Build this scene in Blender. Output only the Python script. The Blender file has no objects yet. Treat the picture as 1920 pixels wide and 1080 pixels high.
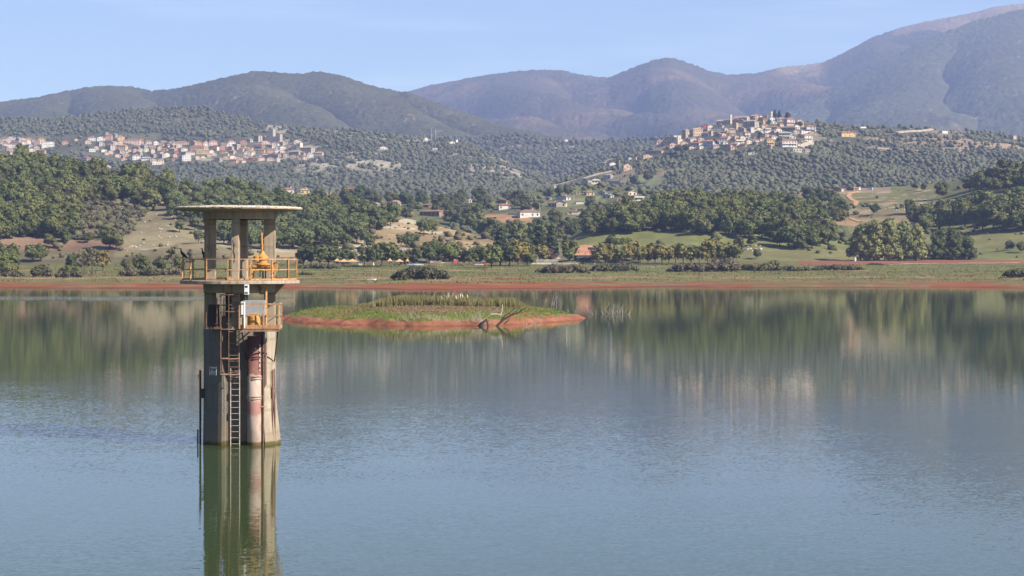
import bpy, math, random
import numpy as np
from mathutils import Vector, Matrix
random.seed(7); RNG = np.random.default_rng(11)
scene = bpy.context.scene
COL = scene.collection
# ------------------------------------------------------------------ camera, sky, sun, exposure
F = 3600.0; EYE = 9.72; HOR = 480.0          # focal length in photo pixels, eye height, horizon row
cam_d = bpy.data.cameras.new('camera'); cam = bpy.data.objects.new('camera', cam_d); COL.objects.link(cam)
cam.location = (0, 0, EYE); cam.rotation_euler = (math.radians(90), 0, 0)
cam_d.sensor_width = 36; cam_d.lens = 67.5; cam_d.shift_y = -60/1920
cam_d.clip_start = 0.5; cam_d.clip_end = 40000
scene.camera = cam
SUN_EL = math.radians(36.5); SUN_AZ = math.radians(120)      # azimuth clockwise from +Y
world = bpy.data.worlds.new('World'); scene.world = world; world.use_nodes = True
wn = world.node_tree; bg = wn.nodes['Background']
sky = wn.nodes.new('ShaderNodeTexSky'); sky.sky_type = 'NISHITA'; sky.sun_disc = False
sky.sun_elevation = SUN_EL; sky.sun_rotation = SUN_AZ; sky.altitude = 500
sky.air_density = 1.0; sky.dust_density = 0.12; sky.ozone_density = 3.0
_tc = wn.nodes.new('ShaderNodeTexCoord'); _mp = wn.nodes.new('ShaderNodeMapping'); _mp.inputs['Scale'].default_value = (2.2, 2.2, 26); _mp.inputs['Rotation'].default_value = (0.05, 0.10, 0)
_cn = wn.nodes.new('ShaderNodeTexNoise'); _cn.inputs['Scale'].default_value = 1.6; _cn.inputs['Detail'].default_value = 6; _cn.inputs['Roughness'].default_value = .6
_cr = wn.nodes.new('ShaderNodeMapRange'); _cr.interpolation_type = 'SMOOTHSTEP'; _cr.inputs[1].default_value = .48; _cr.inputs[2].default_value = .75; _cr.inputs[4].default_value = .26
_cm = wn.nodes.new('ShaderNodeMix'); _cm.data_type = 'RGBA'; _cm.inputs[7].default_value = (9.0, 9.6, 10.4, 1)   # thin veil of high cloud
wn.links.new(_tc.outputs['Generated'], _mp.inputs[0]); wn.links.new(_mp.outputs[0], _cn.inputs[0]); wn.links.new(_cn.outputs[0], _cr.inputs[0]); wn.links.new(_cr.outputs[0], _cm.inputs[0])
wn.links.new(sky.outputs[0], _cm.inputs[6]); wn.links.new(_cm.outputs[2], bg.inputs[0]); bg.inputs[1].default_value = 0.051
sun_d = bpy.data.lights.new('sun', 'SUN'); sun = bpy.data.objects.new('sun', sun_d); COL.objects.link(sun)
sun_d.energy = 5.0; sun_d.angle = math.radians(0.53); sun_d.color = (1.0, 0.90, 0.76)
SD = Vector((math.sin(SUN_AZ)*math.cos(SUN_EL), math.cos(SUN_AZ)*math.cos(SUN_EL), math.sin(SUN_EL)))
sun.rotation_euler = SD.to_track_quat('Z', 'Y').to_euler(); sun.location = (200, -100, 300)
scene.view_settings.view_transform = 'Standard'; scene.view_settings.look = 'None'
scene.view_settings.exposure = 1.5; scene.view_settings.gamma = 1
scene.cycles.max_bounces = 6; scene.cycles.diffuse_bounces = 2; scene.cycles.glossy_bounces = 3
scene.cycles.transparent_max_bounces = 6; scene.cycles.volume_bounces = 0
HAZE = 0.000088; HCOL = (.42, .55, 1.0, 1)

def PX(px, Y): return (px-960.0)/F*Y
def ZZ(py, Y): return EYE-(py-HOR)/F*Y
# ------------------------------------------------------------------ helpers: tagging, noise, mesh
def tag(o, label=None, cat=None, group=None, kind=None):
    if label: o['label'] = label
    if cat: o['category'] = cat
    if group: o['group'] = group
    if kind: o['kind'] = kind
    return o
def empty(name, loc, rz=0.0, label=None, cat=None, group=None):
    o = bpy.data.objects.new(name, None); o.location = loc; o.rotation_euler = (0, 0, rz); o.empty_display_size = 0.5
    COL.objects.link(o); return tag(o, label, cat, group)
def _hash(ix, iy, seed):
    h = (ix.astype(np.int64)*374761393 + iy.astype(np.int64)*668265263 + seed*2147483647) & 0xffffffff
    h = ((h ^ (h >> 13))*1274126177) & 0xffffffff
    h = h ^ (h >> 16)
    return (h & 0xffff)/65535.0
def vn(x, y, seed=0):
    x = np.asarray(x, float); y = np.asarray(y, float)
    ix = np.floor(x); iy = np.floor(y); fx = x-ix; fy = y-iy
    fx = fx*fx*(3-2*fx); fy = fy*fy*(3-2*fy)
    a = _hash(ix, iy, seed); b = _hash(ix+1, iy, seed); c = _hash(ix, iy+1, seed); d = _hash(ix+1, iy+1, seed)
    return (a*(1-fx)+b*fx)*(1-fy)+(c*(1-fx)+d*fx)*fy
def fbm(x, y, seed=0, octs=4):
    t = 0; a = 0.5; s = 0
    for k in range(octs):
        t = t+a*vn(x*2**k, y*2**k, seed+k*17); s += a; a *= 0.5
    return t/s-0.5
def np_mesh(name, V, Fc, mat, smooth=False, col=None, parent=None, link=True):
    """V (n,3), Fc (m,k) one face size; col (n,3) albedo"""
    V = np.asarray(V, np.float32); Fc = np.asarray(Fc, np.int32); m, k = Fc.shape
    me = bpy.data.meshes.new(name)
    me.vertices.add(len(V)); me.vertices.foreach_set('co', V.ravel())
    me.loops.add(m*k); me.loops.foreach_set('vertex_index', Fc.ravel())
    me.polygons.add(m); me.polygons.foreach_set('loop_start', np.arange(0, m*k, k, dtype=np.int32))
    me.polygons.foreach_set('loop_total', np.full(m, k, np.int32))
    if smooth: me.polygons.foreach_set('use_smooth', np.ones(m, bool))
    if col is not None:
        at_ = me.color_attributes.new('albedo', 'FLOAT_COLOR', 'POINT')
        c4 = np.ones((len(V), 4), np.float32); c4[:, :3] = col
        at_.data.foreach_set('color', c4.ravel())
    me.update(calc_edges=True)
    me.materials.append(mat)
    if not link: return me
    o = bpy.data.objects.new(name, me); COL.objects.link(o)
    if parent: o.parent = parent
    return o
class MB:
    """collects simple solids into ONE mesh"""
    def __init__(s): s.v = []; s.f = []
    def add(s, vs, fs):
        b = len(s.v); s.v += [tuple(v) for v in vs]; s.f += [tuple(i+b for i in f) for f in fs]; return s
    def box(s, c, d, rz=0, rx=0, ry=0):
        x, y, z = d[0]/2, d[1]/2, d[2]/2
        M = Matrix.Translation(c) @ Matrix.Rotation(rz, 4, 'Z') @ Matrix.Rotation(ry, 4, 'Y') @ Matrix.Rotation(rx, 4, 'X')
        vs = [M @ Vector(p) for p in ((-x,-y,-z),(x,-y,-z),(x,y,-z),(-x,y,-z),(-x,-y,z),(x,-y,z),(x,y,z),(-x,y,z))]
        return s.add(vs, ((0,3,2,1),(4,5,6,7),(0,1,5,4),(1,2,6,5),(2,3,7,6),(3,0,4,7)))
    def tube(s, p, q, r, r2=None, n=8, cap=True):
        p = Vector(p); q = Vector(q); r2 = r if r2 is None else r2; d = q-p
        if d.length < 1e-6: return s
        d.normalize(); a = d.orthogonal().normalized(); b = d.cross(a); vs = []
        for c, rr in ((p, r), (q, r2)):
            for i in range(n):
                t = 2*math.pi*i/n; vs.append(c+(a*math.cos(t)+b*math.sin(t))*rr)
        fs = [(i, (i+1) % n, n+(i+1) % n, n+i) for i in range(n)]
        if cap: fs += [tuple(reversed(range(n))), tuple(range(n, 2*n))]
        return s.add(vs, fs)
    def path(s, pts, r, r2=None, n=6):
        r2 = r if r2 is None else r2; m = len(pts)-1
        for i in range(m): s.tube(pts[i], pts[i+1], r+(r2-r)*i/m, r+(r2-r)*(i+1)/m, n)
        return s
    def lathe(s, prof, c=(0,0,0), n=40):
        vs = []; m = len(prof)
        for i in range(n):
            t = 2*math.pi*i/n
            for (r, z) in prof: vs.append((c[0]+r*math.cos(t), c[1]+r*math.sin(t), c[2]+z))
        fs = []
        for i in range(n):
            j = (i+1) % n
            for k in range(m-1): fs.append((i*m+k, j*m+k, j*m+k+1, i*m+k+1))
        if prof[0][0] > 1e-6: fs.append(tuple(reversed([i*m for i in range(n)])))
        if prof[-1][0] > 1e-6: fs.append(tuple(i*m+m-1 for i in range(n)))
        return s.add(vs, fs)
    def build(s, name, mat, parent=None, smooth=False, link=True):
        me = bpy.data.meshes.new(name); me.from_pydata(s.v, [], s.f)
        if smooth: me.polygons.foreach_set('use_smooth', [True]*len(me.polygons))
        me.materials.append(mat); me.update()
        if not link: return me
        o = bpy.data.objects.new(name, me); COL.objects.link(o)
        if parent: o.parent = parent
        return o
def bevel(o, w, seg=1):
    m = o.modifiers.new('bevel', 'BEVEL'); m.width = w; m.segments = seg; m.limit_method = 'ANGLE'; return o
def icos(sub):
    t = (1+5**.5)/2
    v = [Vector(p).normalized() for p in ((-1,t,0),(1,t,0),(-1,-t,0),(1,-t,0),(0,-1,t),(0,1,t),(0,-1,-t),(0,1,-t),(t,0,-1),(t,0,1),(-t,0,-1),(-t,0,1))]
    f = [(0,11,5),(0,5,1),(0,1,7),(0,7,10),(0,10,11),(1,5,9),(5,11,4),(11,10,2),(10,7,6),(7,1,8),(3,9,4),(3,4,2),(3,2,6),(3,6,8),(3,8,9),(4,9,5),(2,4,11),(6,2,10),(8,6,7),(9,8,1)]
    for _ in range(sub):
        c = {}; nf = []
        def mid(a, b):
            k = (min(a, b), max(a, b))
            if k not in c: v.append(((v[a]+v[b])/2).normalized()); c[k] = len(v)-1
            return c[k]
        for (a, b, d) in f:
            x, y, z = mid(a, b), mid(b, d), mid(d, a); nf += [(a,x,z),(b,y,x),(d,z,y),(x,y,z)]
        f = nf
    return np.array([tuple(p) for p in v]), np.array(f)
# ------------------------------------------------------------------ materials
def new_mat(name, rough=0.8, spec=0.3):
    m = bpy.data.materials.new(name); m.use_nodes = True
    p = m.node_tree.nodes['Principled BSDF']; p.inputs['Roughness'].default_value = rough
    p.inputs['Specular IOR Level'].default_value = spec
    return m, m.node_tree, p
def nd(t, typ, **kw):
    n = t.nodes.new(typ)
    for k, v in kw.items():
        if k.startswith('i_'):
            key = k[2:]; key = int(key) if key.isdigit() else key
            if hasattr(v, 'is_output'): t.links.new(v, n.inputs[key])
            else: n.inputs[key].default_value = v
        else: setattr(n, k, v)
    return n
def math_(t, op, a, b=None, clamp=False):
    n = t.nodes.new('ShaderNodeMath'); n.operation = op; n.use_clamp = clamp
    for i, v in enumerate((a, b)):
        if v is None: continue
        if hasattr(v, 'is_output'): t.links.new(v, n.inputs[i])
        else: n.inputs[i].default_value = v
    return n.outputs[0]
def mixc(t, fac, a, b, blend='MIX'):
    n = t.nodes.new('ShaderNodeMix'); n.data_type = 'RGBA'; n.blend_type = blend; n.clamp_factor = True
    for key, v in ((0, fac), (6, a), (7, b)):
        if hasattr(v, 'is_output'): t.links.new(v, n.inputs[key])
        else: n.inputs[key].default_value = v if key == 0 else (*v, 1)
    return n.outputs[2]
def ramp(t, fac, lo, hi):
    n = t.nodes.new('ShaderNodeMapRange'); n.interpolation_type = 'SMOOTHSTEP'
    t.links.new(fac, n.inputs[0]); n.inputs[1].default_value = lo; n.inputs[2].default_value = hi
    return n.outputs[0]
def noise(t, vec, scale, detail=4, rough=0.55):
    n = nd(t, 'ShaderNodeTexNoise', i_Scale=scale, i_Detail=detail, i_Roughness=rough)
    if vec is not None: t.links.new(vec, n.inputs['Vector'])
    return n
def objco(t): return t.nodes.new('ShaderNodeTexCoord').outputs['Object']
def worldco(t): return t.nodes.new('ShaderNodeNewGeometry').outputs['Position']
def simple(name, col, rough=0.7, spec=0.3, var=0.18, scale=3.0, metal=0, dirt=None, bump=0.0):
    m, t, p = new_mat(name, rough, spec); co = objco(t)
    nz = noise(t, co, scale, 5)
    lo = tuple(c*(1-var) for c in col); hi = tuple(min(1, c*(1+var)) for c in col)
    c = mixc(t, ramp(t, nz.outputs[0], .3, .7), lo, hi)
    if dirt:
        n2 = noise(t, co, scale*2.3, 6, .65)
        c = mixc(t, ramp(t, n2.outputs[0], .5, .68), c, dirt)
    t.links.new(c, p.inputs['Base Color']); p.inputs['Metallic'].default_value = metal
    if bump:
        b = nd(t, 'ShaderNodeBump', i_Strength=bump, i_Distance=0.03, i_Height=nz.outputs[0]); t.links.new(b.outputs[0], p.inputs['Normal'])
    return m
def foliage(name, col, col2, var=0.35, attr=False):
    """leaf colour: two species tints mixed per object and per clump"""
    m, t, p = new_mat(name, 0.75, 0.15)
    co = objco(t); nz = noise(t, co, 0.55, 3)
    oi = t.nodes.new('ShaderNodeObjectInfo')
    if attr:
        a = nd(t, 'ShaderNodeVertexColor', layer_name='albedo'); base = a.outputs[0]
        base = mixc(t, math_(t, 'MULTIPLY', ramp(t, nz.outputs[0], .3, .7), .3), base, col2)
    else:
        f = math_(t, 'ADD', math_(t, 'MULTIPLY', oi.outputs['Random'], .65), math_(t, 'MULTIPLY', ramp(t, nz.outputs[0], .3, .7), .35))
        base = mixc(t, f, col, col2)
        hs = nd(t, 'ShaderNodeHueSaturation', i_Color=base)
        t.links.new(math_(t, 'ADD', math_(t, 'MULTIPLY', math_(t, 'FRACT', math_(t, 'MULTIPLY', oi.outputs['Random'], 7.31)), var), 1-var/2), hs.inputs['Value'])
        base = hs.outputs[0]
    t.links.new(base, p.inputs['Base Color'])
    return m
def terrain_mat(name, sc=0.05, amt=0.5, bump=0.0):
    m, t, p = new_mat(name, 0.95, 0.08)
    a = nd(t, 'ShaderNodeVertexColor', layer_name='albedo'); co = worldco(t)
    n1 = noise(t, co, sc, 6, .6); n2 = noise(t, co, sc*9, 4, .6)
    f = math_(t, 'ADD', math_(t, 'MULTIPLY', n1.outputs[0], .6), math_(t, 'MULTIPLY', n2.outputs[0], .4))
    v = math_(t, 'ADD', math_(t, 'MULTIPLY', math_(t, 'SUBTRACT', f, .5), amt*4), 1.0)
    n = nd(t, 'ShaderNodeVectorMath', operation='SCALE', i_0=a.outputs[0]); t.links.new(v, n.inputs['Scale'])
    t.links.new(n.outputs[0], p.inputs['Base Color'])
    return m
# ------------------------------------------------------------------ terrain
def inpoly(px, py, poly):
    px = np.asarray(px, float); py = np.asarray(py, float); r = np.zeros(px.shape, bool); n = len(poly); j = n-1
    for i in range(n):
        xi, yi = poly[i]; xj, yj = poly[j]
        c = ((yi > py) != (yj > py)) & (px < (xj-xi)*(py-yi)/((yj-yi) if yj != yi else 1e-9)+xi)
        r ^= c; j = i
    return r
def smooth_curve(pts, U, w):
    a = np.array(pts, float); xs = np.arange(U[0]-200, U[-1]+201, 2.0); out = []
    k = np.hanning(max(3, int(w/2)*2+1)); k /= k.sum()
    for c in range(1, a.shape[1]):
        y = np.interp(xs, a[:, 0], a[:, c]); h = len(k)//2
        y = np.convolve(np.pad(y, h, mode='edge'), k, 'valid'); out.append(np.interp(U, xs, y))
    return out
def smst(x, a, b):
    t = np.clip((x-a)/(b-a), 0, 1); return t*t*(3-2*t)
GZ = np.array([(-500,-6),(200,-6),(480,-4),(560,-1.0),(583,0),(600,.55),(640,1.65),(700,2.9),(800,4.9),(900,7.0),(1000,8.9),(1100,10.3),(1300,12),(9500,13)], float)
def shore_shift(x): return 7*np.sin(x/37+.6)+5*np.sin(x/16.0)+14*fbm(x/14, x*0, 90, 6)-24*np.exp(-((x+26)/22)**2)-16*np.exp(-((x-16)/16)**2)-40*np.exp(-((x-175)/16)**2)+14*smst(x, 30, 60)
def ground_z(x, y):
    x = np.asarray(x, float); y = np.asarray(y, float); k = np.clip((y-450)/60, 0, 1)*np.clip((760-y)/80, 0, 1)
    z = np.interp(y-shore_shift(x)*k, GZ[:, 0], GZ[:, 1])
    return z+(0.5*fbm(x/22, y/14, 91)+.22*fbm(x/5, y/4, 92))*np.clip((y-500)/60, 0, 1)
class Layer:
    def __init__(s, name, crest, foot, u0, u1, du=4, onground=False, ns=110, back=(300, 60), prof=1.0, noises=((120, 8), (30, 2)), canopy=None, wide=16, seed=1, gully=None):
        s.name = name; U = s.U = np.arange(u0, u1+du, du, dtype=float)
        pyc, Yc = smooth_curve(crest, U, wide); pyf, Yf = smooth_curve(foot, U, wide)
        if onground: pyf = HOR-(ground_z(PX(U, Yf), Yf)-.6-EYE)/Yf*F
        S = np.concatenate([np.linspace(0, 1, ns), 1+np.linspace(0, 1, 11)[1:]**1.5]); s.S = S; s.ns = ns
        SF = np.minimum(S, 1)[:, None]; SB = np.maximum(S-1, 0)[:, None]
        py = pyf+(pyc-pyf)*SF**prof; Y = Yf+(Yc-Yf)*SF
        Z = ZZ(py, Y); Y = Y+SB*back[0]; Z = Z-back[1]*SB**1.3
        X = PX(U[None, :], Yf+(Yc-Yf)*SF); X = X*(Y/(Yf+(Yc-Yf)*SF))
        env = np.clip(SF*4, 0, 1)*(1-0.75*np.clip((SF-.6)/.4, 0, 1))
        for i, (sc, am) in enumerate(noises): Z = Z+am*2*fbm(X/sc, Y/sc, seed*31+i*7)*env
        if gully:                                    # spurs and ravines running down the slope
            sc, am, sk = gully; q = (X+sk*Y)/sc+1.2*fbm(X/(sc*2.5), Y/(sc*2.5), seed+90)
            Z = Z-am*(1-np.abs(np.sin(q*math.pi))**0.8)*np.clip(np.sin(np.clip(SF, 0, 1)*math.pi)*1.3, 0, 1)*(0.5+vn(X/(sc*3), Y/(sc*3), seed+5))
        s.base = Z
        if canopy:
            cs, ca = canopy
            b = np.maximum(vn(X/cs, Y/cs, seed+3), vn(X/cs+7.7, Y/cs+3.1, seed+4))
            b2 = vn(X/(cs*.45), Y/(cs*.45), seed+8)
            Z = Z+ca*(b-.5)*1.6+ca*.5*(b2-.5)
        s.X, s.Y, s.Z = X, Y, Z; s.PY = HOR-(Z-EYE)/Y*F; s.PYv = HOR-(s.base-EYE)/Y*F; s.PXg = np.broadcast_to(U[None, :], X.shape)
    def at(s, px, py):
        i = int(np.clip(round((px-s.U[0])/(s.U[1]-s.U[0])), 0, len(s.U)-1)); c = s.PYv[:s.ns, i]
        m = np.minimum.accumulate(c); k = int(np.argmax(m <= py)) if (m <= py).any() else s.ns-1
        if k > 0:
            a, b = m[k-1], m[k]; f = 0 if a == b else np.clip((a-py)/(a-b), 0, 1)
            Y = s.Y[k-1, i]*(1-f)+s.Y[k, i]*f; Z = s.Z[k-1, i]*(1-f)+s.Z[k, i]*f
        else: Y = s.Y[0, i]; Z = s.Z[0, i]
        return Vector((PX(px, Y), Y, Z))
    def height(s, x, y):
        u = x/y*F+960; i = int(np.clip(round((u-s.U[0])/(s.U[1]-s.U[0])), 0, len(s.U)-1))
        return float(np.interp(y, s.Y[:, i], s.Z[:, i]))
    def mesh(s, mat, paint, kind_label=None):
        n, m = s.X.shape; V = np.stack([s.X, s.Y, s.Z], -1).reshape(-1, 3)
        a = np.arange(n*m).reshape(n, m); Q = np.stack([a[:-1, :-1], a[:-1, 1:], a[1:, 1:], a[1:, :-1]], -1).reshape(-1, 4)
        c = paint(s.PXg.ravel(), s.PYv.ravel(), s.X.ravel(), s.Y.ravel(), np.broadcast_to(s.S[:, None], s.X.shape).ravel())
        o = np_mesh(s.name, V, Q, mat, smooth=True, col=c); return tag(o, kind='structure')
DRY = (0.21, 0.165, 0.09); GRN = (0.15, 0.175, 0.06); RED = (0.36, 0.115, 0.055); BRN = (0.26, 0.15, 0.09); ROCK = (0.40, 0.36, 0.31); FLOOR = (0.07, 0.075, 0.035); SCRUB = (0.15, 0.13, 0.075); PALE = (0.40, 0.33, 0.24)
def fill(n, c): return np.tile(np.array(c, float), (n, 1))
def put(C, mask, c, f=None):
    if f is None: C[mask] = c
    else: C[:] = C*(1-(f*mask)[:, None])+np.array(c)*(f*mask)[:, None]

hillL = Layer('hill', [(-400,285,1200),(-100,305,1180),(0,308,1160),(60,310,1160),(130,320,1150),(200,332,1140),(260,338,1130),(310,342,1120),(350,349,1110),(400,357,1090),(470,370,1070),(560,388,1060),(650,392,1050),(740,402,1040),(800,415,1020),(870,432,990),(930,452,950),(1000,475,930),(1080,490,900),(1300,505,900)],
    [(-400,482,840),(0,482,840),(300,482,850),(560,481,860),(700,480,860),(860,480,870),(940,482,880),(1080,494,860),(1300,508,850)], -300, 1200, 4, True, 120, (250, 60), 0.95, ((130, 7), (35, 2.2), (9, .5)), seed=2)
valley = Layer('hillside', [(300,380,1500),(520,364,1500),(600,362,1500),(660,362,1500),(740,374,1520),(800,372,1550),(860,372,1560),(930,370,1580),(1000,360,1600),(1060,348,1640),(1130,348,1650),(1200,352,1600),(1260,362,1550),(1400,380,1500),(1600,400,1400)],
    [(300,478,960),(700,470,960),(900,468,960),(1100,466,960),(1300,470,960),(1600,478,960)], 360, 1560, 4, True, 110, (300, 40), 1.0, ((150, 6), (40, 2), (9, .5)), seed=3)
knoll = Layer('hill', [(1000,470,1000),(1060,452,1040),(1110,416,1080),(1190,388,1120),(1230,378,1130),(1290,374,1140),(1370,366,1150),(1430,368,1150),(1480,379,1140),(1530,402,1120),(1580,440,1080),(1640,466,1020),(1700,482,980)],
    [(1000,478,930),(1180,474,930),(1300,474,925),(1540,482,920),(1700,486,920)], 1010, 1690, 4, True, 90, (260, 45), 1.0, ((110, 5), (30, 1.5)), seed=4)
slopeR = Layer('hillside', [(1380,420,1300),(1450,385,1340),(1500,362,1380),(1560,357,1400),(1640,354,1400),(1700,351,1390),(1760,346,1370),(1810,338,1340),(1860,328,1310),(1920,322,1290),(2050,308,1260),(2300,300,1250)],
    [(1380,482,950),(1560,481,945),(1740,478,940),(1920,477,940),(2300,476,940)], 1400, 2260, 4, True, 110, (300, 50), 0.95, ((140, 5), (40, 1.6), (9, .4)), seed=5)
villR = Layer('hill', [(900,392,2000),(980,372,2050),(1020,357,2100),(1060,338,2150),(1110,318,2200),(1160,300,2250),(1210,284,2280),(1240,272,2300),(1290,250,2320),(1320,241,2340),(1380,226,2350),(1440,221,2360),(1490,224,2360),(1530,231,2380),(1590,237,2400),(1650,238,2430),(1720,240,2450),(1800,244,2460),(1860,250,2460),(1920,259,2450),(2100,285,2400),(2300,300,2400)],
    [(900,400,1750),(1000,385,1720),(1200,380,1700),(1560,372,1700),(1920,366,1700),(2300,370,1700)], 900, 2260, 4, False, 130, (400, 110), 1.0, ((220, 9), (60, 3), (15, 1)), seed=6, gully=(170, 9, .3))
villL = Layer('hill', [(-400,205,3300),(-100,220,3300),(0,222,3280),(100,222,3250),(200,212,3250),(300,203,3280),(370,200,3250),(440,216,3150),(500,234,3050),(600,241,3000),(680,244,2980),(760,254,2950),(850,266,2900),(900,279,2850),(950,301,2780),(1000,323,2700),(1050,347,2600),(1100,365,2500),(1200,380,2400)],
    [(-400,380,2250),(300,378,2250),(700,376,2200),(1000,375,2150),(1200,386,2100)], -350, 1140, 4, False, 130, (500, 150), 1.0, ((260, 14), (70, 4), (18, 1.2)), seed=7, gully=(210, 14, -.25))
midV = Layer('hill', [(600,262,3900),(780,258,3900),(900,258,3850),(960,252,3800),(1050,264,3700),(1130,263,3650),(1240,257,3600),(1350,254,3600),(1500,250,3600),(1700,250,3600),(1900,255,3600),(2100,262,3600),(2300,270,3600)],
    [(600,365,2900),(900,365,2900),(1200,350,2800),(1600,340,2800),(2300,330,2800)], 640, 2260, 5, False, 80, (500, 150), 1.0, ((300, 16), (80, 5)), seed=8, gully=(240, 18, .2))
backL = Layer('mountain', [(-500,195,5200),(-200,200,5200),(0,191,5200),(50,184,5200),(110,173,5200),(165,163,5200),(215,161,5200),(250,164,5200),(285,173,5150),(330,169,5100),(380,159,5050),(430,146,5000),(480,135,5000),(530,139,5000),(560,141,5000),(600,136,5000),(640,144,4950),(690,161,4900),(740,174,4850),(765,176,4800),(800,191,4750),(870,213,4650),(950,239,4500),(1020,256,4400),(1080,266,4300),(1200,280,4200)],
    [(-500,260,3700),(300,265,3700),(700,280,3700),(1000,290,3600),(1200,295,3600)], -350, 1160, 2, False, 230, (800, 260), 1.0, ((420, 26), (120, 7)), canopy=(8, 3.8), wide=12, seed=9, gully=(280, 40, .35))
backR = Layer('mountain', [(400,230,8000),(600,215,8000),(700,190,8000),(765,173,8000),(810,161,7900),(870,149,7800),(930,139,7800),(1000,131,7800),(1050,133,7800),(1090,143,7750),(1140,147,7700),(1180,133,7600),(1220,117,7500),(1255,112,7500),(1290,121,7500),(1330,137,7500),(1370,142,7600),(1420,138,7700),(1460,131,7800),(1545,119,7900),(1580,101,8000),(1640,67,8100),(1700,49,8200),(1760,37,8200),(1830,23,8200),(1870,13,8200),(1910,9,8200),(1960,5,8200),(2100,-10,8200),(2300,0,8200),(2500,10,8200)],
    [(400,300,5200),(700,300,5200),(1200,300,5000),(1700,290,4800),(2500,290,4700)], 460, 2300, 2.4, False, 260, (1200, 400), 1.0, ((700, 50), (220, 18)), canopy=(11, 5.5), wide=12, seed=10, gully=(520, 95, .4))
spur = Layer('mountain', [(1250,300,6500),(1400,240,6600),(1500,195,6700),(1600,143,6800),(1680,103,6900),(1760,64,7000),(1830,38,7050),(1900,19,7100),(1960,10,7100),(2100,0,7100),(2300,5,7100)],
    [(1250,330,5000),(1700,300,4700),(2300,300,4600)], 1240, 2290, 2.4, False, 220, (700, 300), 1.0, ((500, 40), (160, 14)), canopy=(11, 5.5), wide=16, seed=12, gully=(420, 38, -.3))

def p_hillL(px, py, x, y, s):
    C = fill(len(px), SCRUB); n = fbm(x/40, y/40, 60); n2 = fbm(x/9, y/9, 61)
    put(C, inpoly(px, py, [(-400,280),(310,330),(320,345),(270,400),(215,465),(140,455),(130,440),(-400,450)]), FLOOR)
    put(C, inpoly(px, py, [(130,380),(250,370),(280,390),(230,445),(140,445)]), (0.15, 0.115, 0.065))
    g = inpoly(px, py, [(215,470),(232,430),(262,392),(300,345),(420,352),(440,480),(215,482)]); put(C, g, (0.20, 0.17, 0.10))
    put(C, inpoly(px, py, [(300,345),(350,346),(410,354),(400,362),(330,360)]), (0.33, 0.24, 0.13))
    put(C, inpoly(px, py, [(-400,446),(95,444),(200,452),(250,470),(-400,472)]), (0.19, 0.125, 0.085))
    put(C, inpoly(px, py, [(690,400),(760,418),(960,440),(960,482),(560,482),(560,464),(650,462),(690,440)]), (0.27, 0.2, 0.11))
    put(C, inpoly(px, py, [(440,470),(560,460),(690,462),(700,482),(440,482)]), (0.3, 0.24, 0.15))
    put(C, inpoly(px, py, [(620,462),(690,458),(740,462),(790,470),(740,482),(600,480)]), (0.34, 0.30, 0.24))
    put(C, (n2 > .16) & (n > .0) & (px > 215) & (py > 380), (0.33, 0.29, 0.22))
    C *= (1+1.1*n)[:, None]; return C
def p_valley(px, py, x, y, s):
    C = fill(len(px), (0.12, 0.125, 0.055)); n = fbm(x/50, y/50, 64)
    put(C, inpoly(px, py, [(905,402),(960,400),(1020,416),(1028,424),(960,418),(912,418)]), (0.33, 0.2, 0.11))
    put(C, inpoly(px, py, [(905,416),(960,420),(1030,426),(1040,440),(900,440)]), GRN)
    put(C, inpoly(px, py, [(1050,375),(1130,368),(1140,376),(1060,388)]), (0.17, 0.19, 0.08))
    put(C, inpoly(px, py, [(985,372),(1020,366),(1030,384),(975,388)]), (0.17, 0.17, 0.08))
    put(C, inpoly(px, py, [(1180,350),(1250,356),(1240,372),(1190,372)]), (0.15, 0.17, 0.08))
    C *= (1+.8*n)[:, None]; return C
def p_knoll(px, py, x, y, s):
    C = fill(len(px), FLOOR); n = fbm(x/40, y/40, 66)
    put(C, py > 432+6*n+np.clip((px-1400)*.06, 0, 20), (0.17, 0.18, 0.066))
    put(C, py > 462, (0.155, 0.15, 0.068)); C *= (1+.6*n)[:, None]; return C
def p_slopeR(px, py, x, y, s):
    n = fbm(x/45, y/45, 68); n2 = fbm(x/8, y/8, 69); C = fill(len(px), (0.145, 0.145, 0.062))
    put(C, (py > 392) & (py < 420) & (n > -.1), (0.22, 0.175, 0.095)); put(C, py > 446, (0.15, 0.16, 0.06))
    put(C, inpoly(px, py, [(1735,446),(1830,440),(1920,436),(1920,470),(1740,474)]), (0.17, 0.165, 0.07))
    put(C, inpoly(px, py, [(1600,374),(1680,374),(1690,384),(1610,384)]) & (n2 > .05), (0.36, 0.22, 0.14))
    put(C, inpoly(px, py, [(1530,405),(1600,408),(1610,424),(1530,420)]), (0.27, 0.18, 0.1))
    put(C, inpoly(px, py, [(1480,355),(1670,350),(1670,360),(1480,366)]), (0.27, 0.21, 0.15))
    put(C, (n2 > .15) & (py < 400), (0.33, 0.24, 0.17)); C *= (1+.7*n)[:, None]; return C
def p_villR(px, py, x, y, s):
    n = fbm(x/60, y/60, 70); n2 = fbm(x/12, y/12, 71); C = fill(len(px), (0.095, 0.092, 0.055))
    put(C, np.ones(len(px), bool), (0.16, 0.135, 0.088), smst(n, .02, .2)); put(C, (n2 > .2) & (px > 1500), (0.25, 0.21, 0.17))
    put(C, inpoly(px, py, [(1195,328),(1252,334),(1240,356),(1185,352)]), (0.155, 0.17, 0.08))
    put(C, inpoly(px, py, [(1620,255),(1900,262),(1920,285),(1800,290),(1640,282)]) & (n > -.12), (0.26, 0.19, 0.125))
    C *= (1+.8*n)[:, None]; return C
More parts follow.
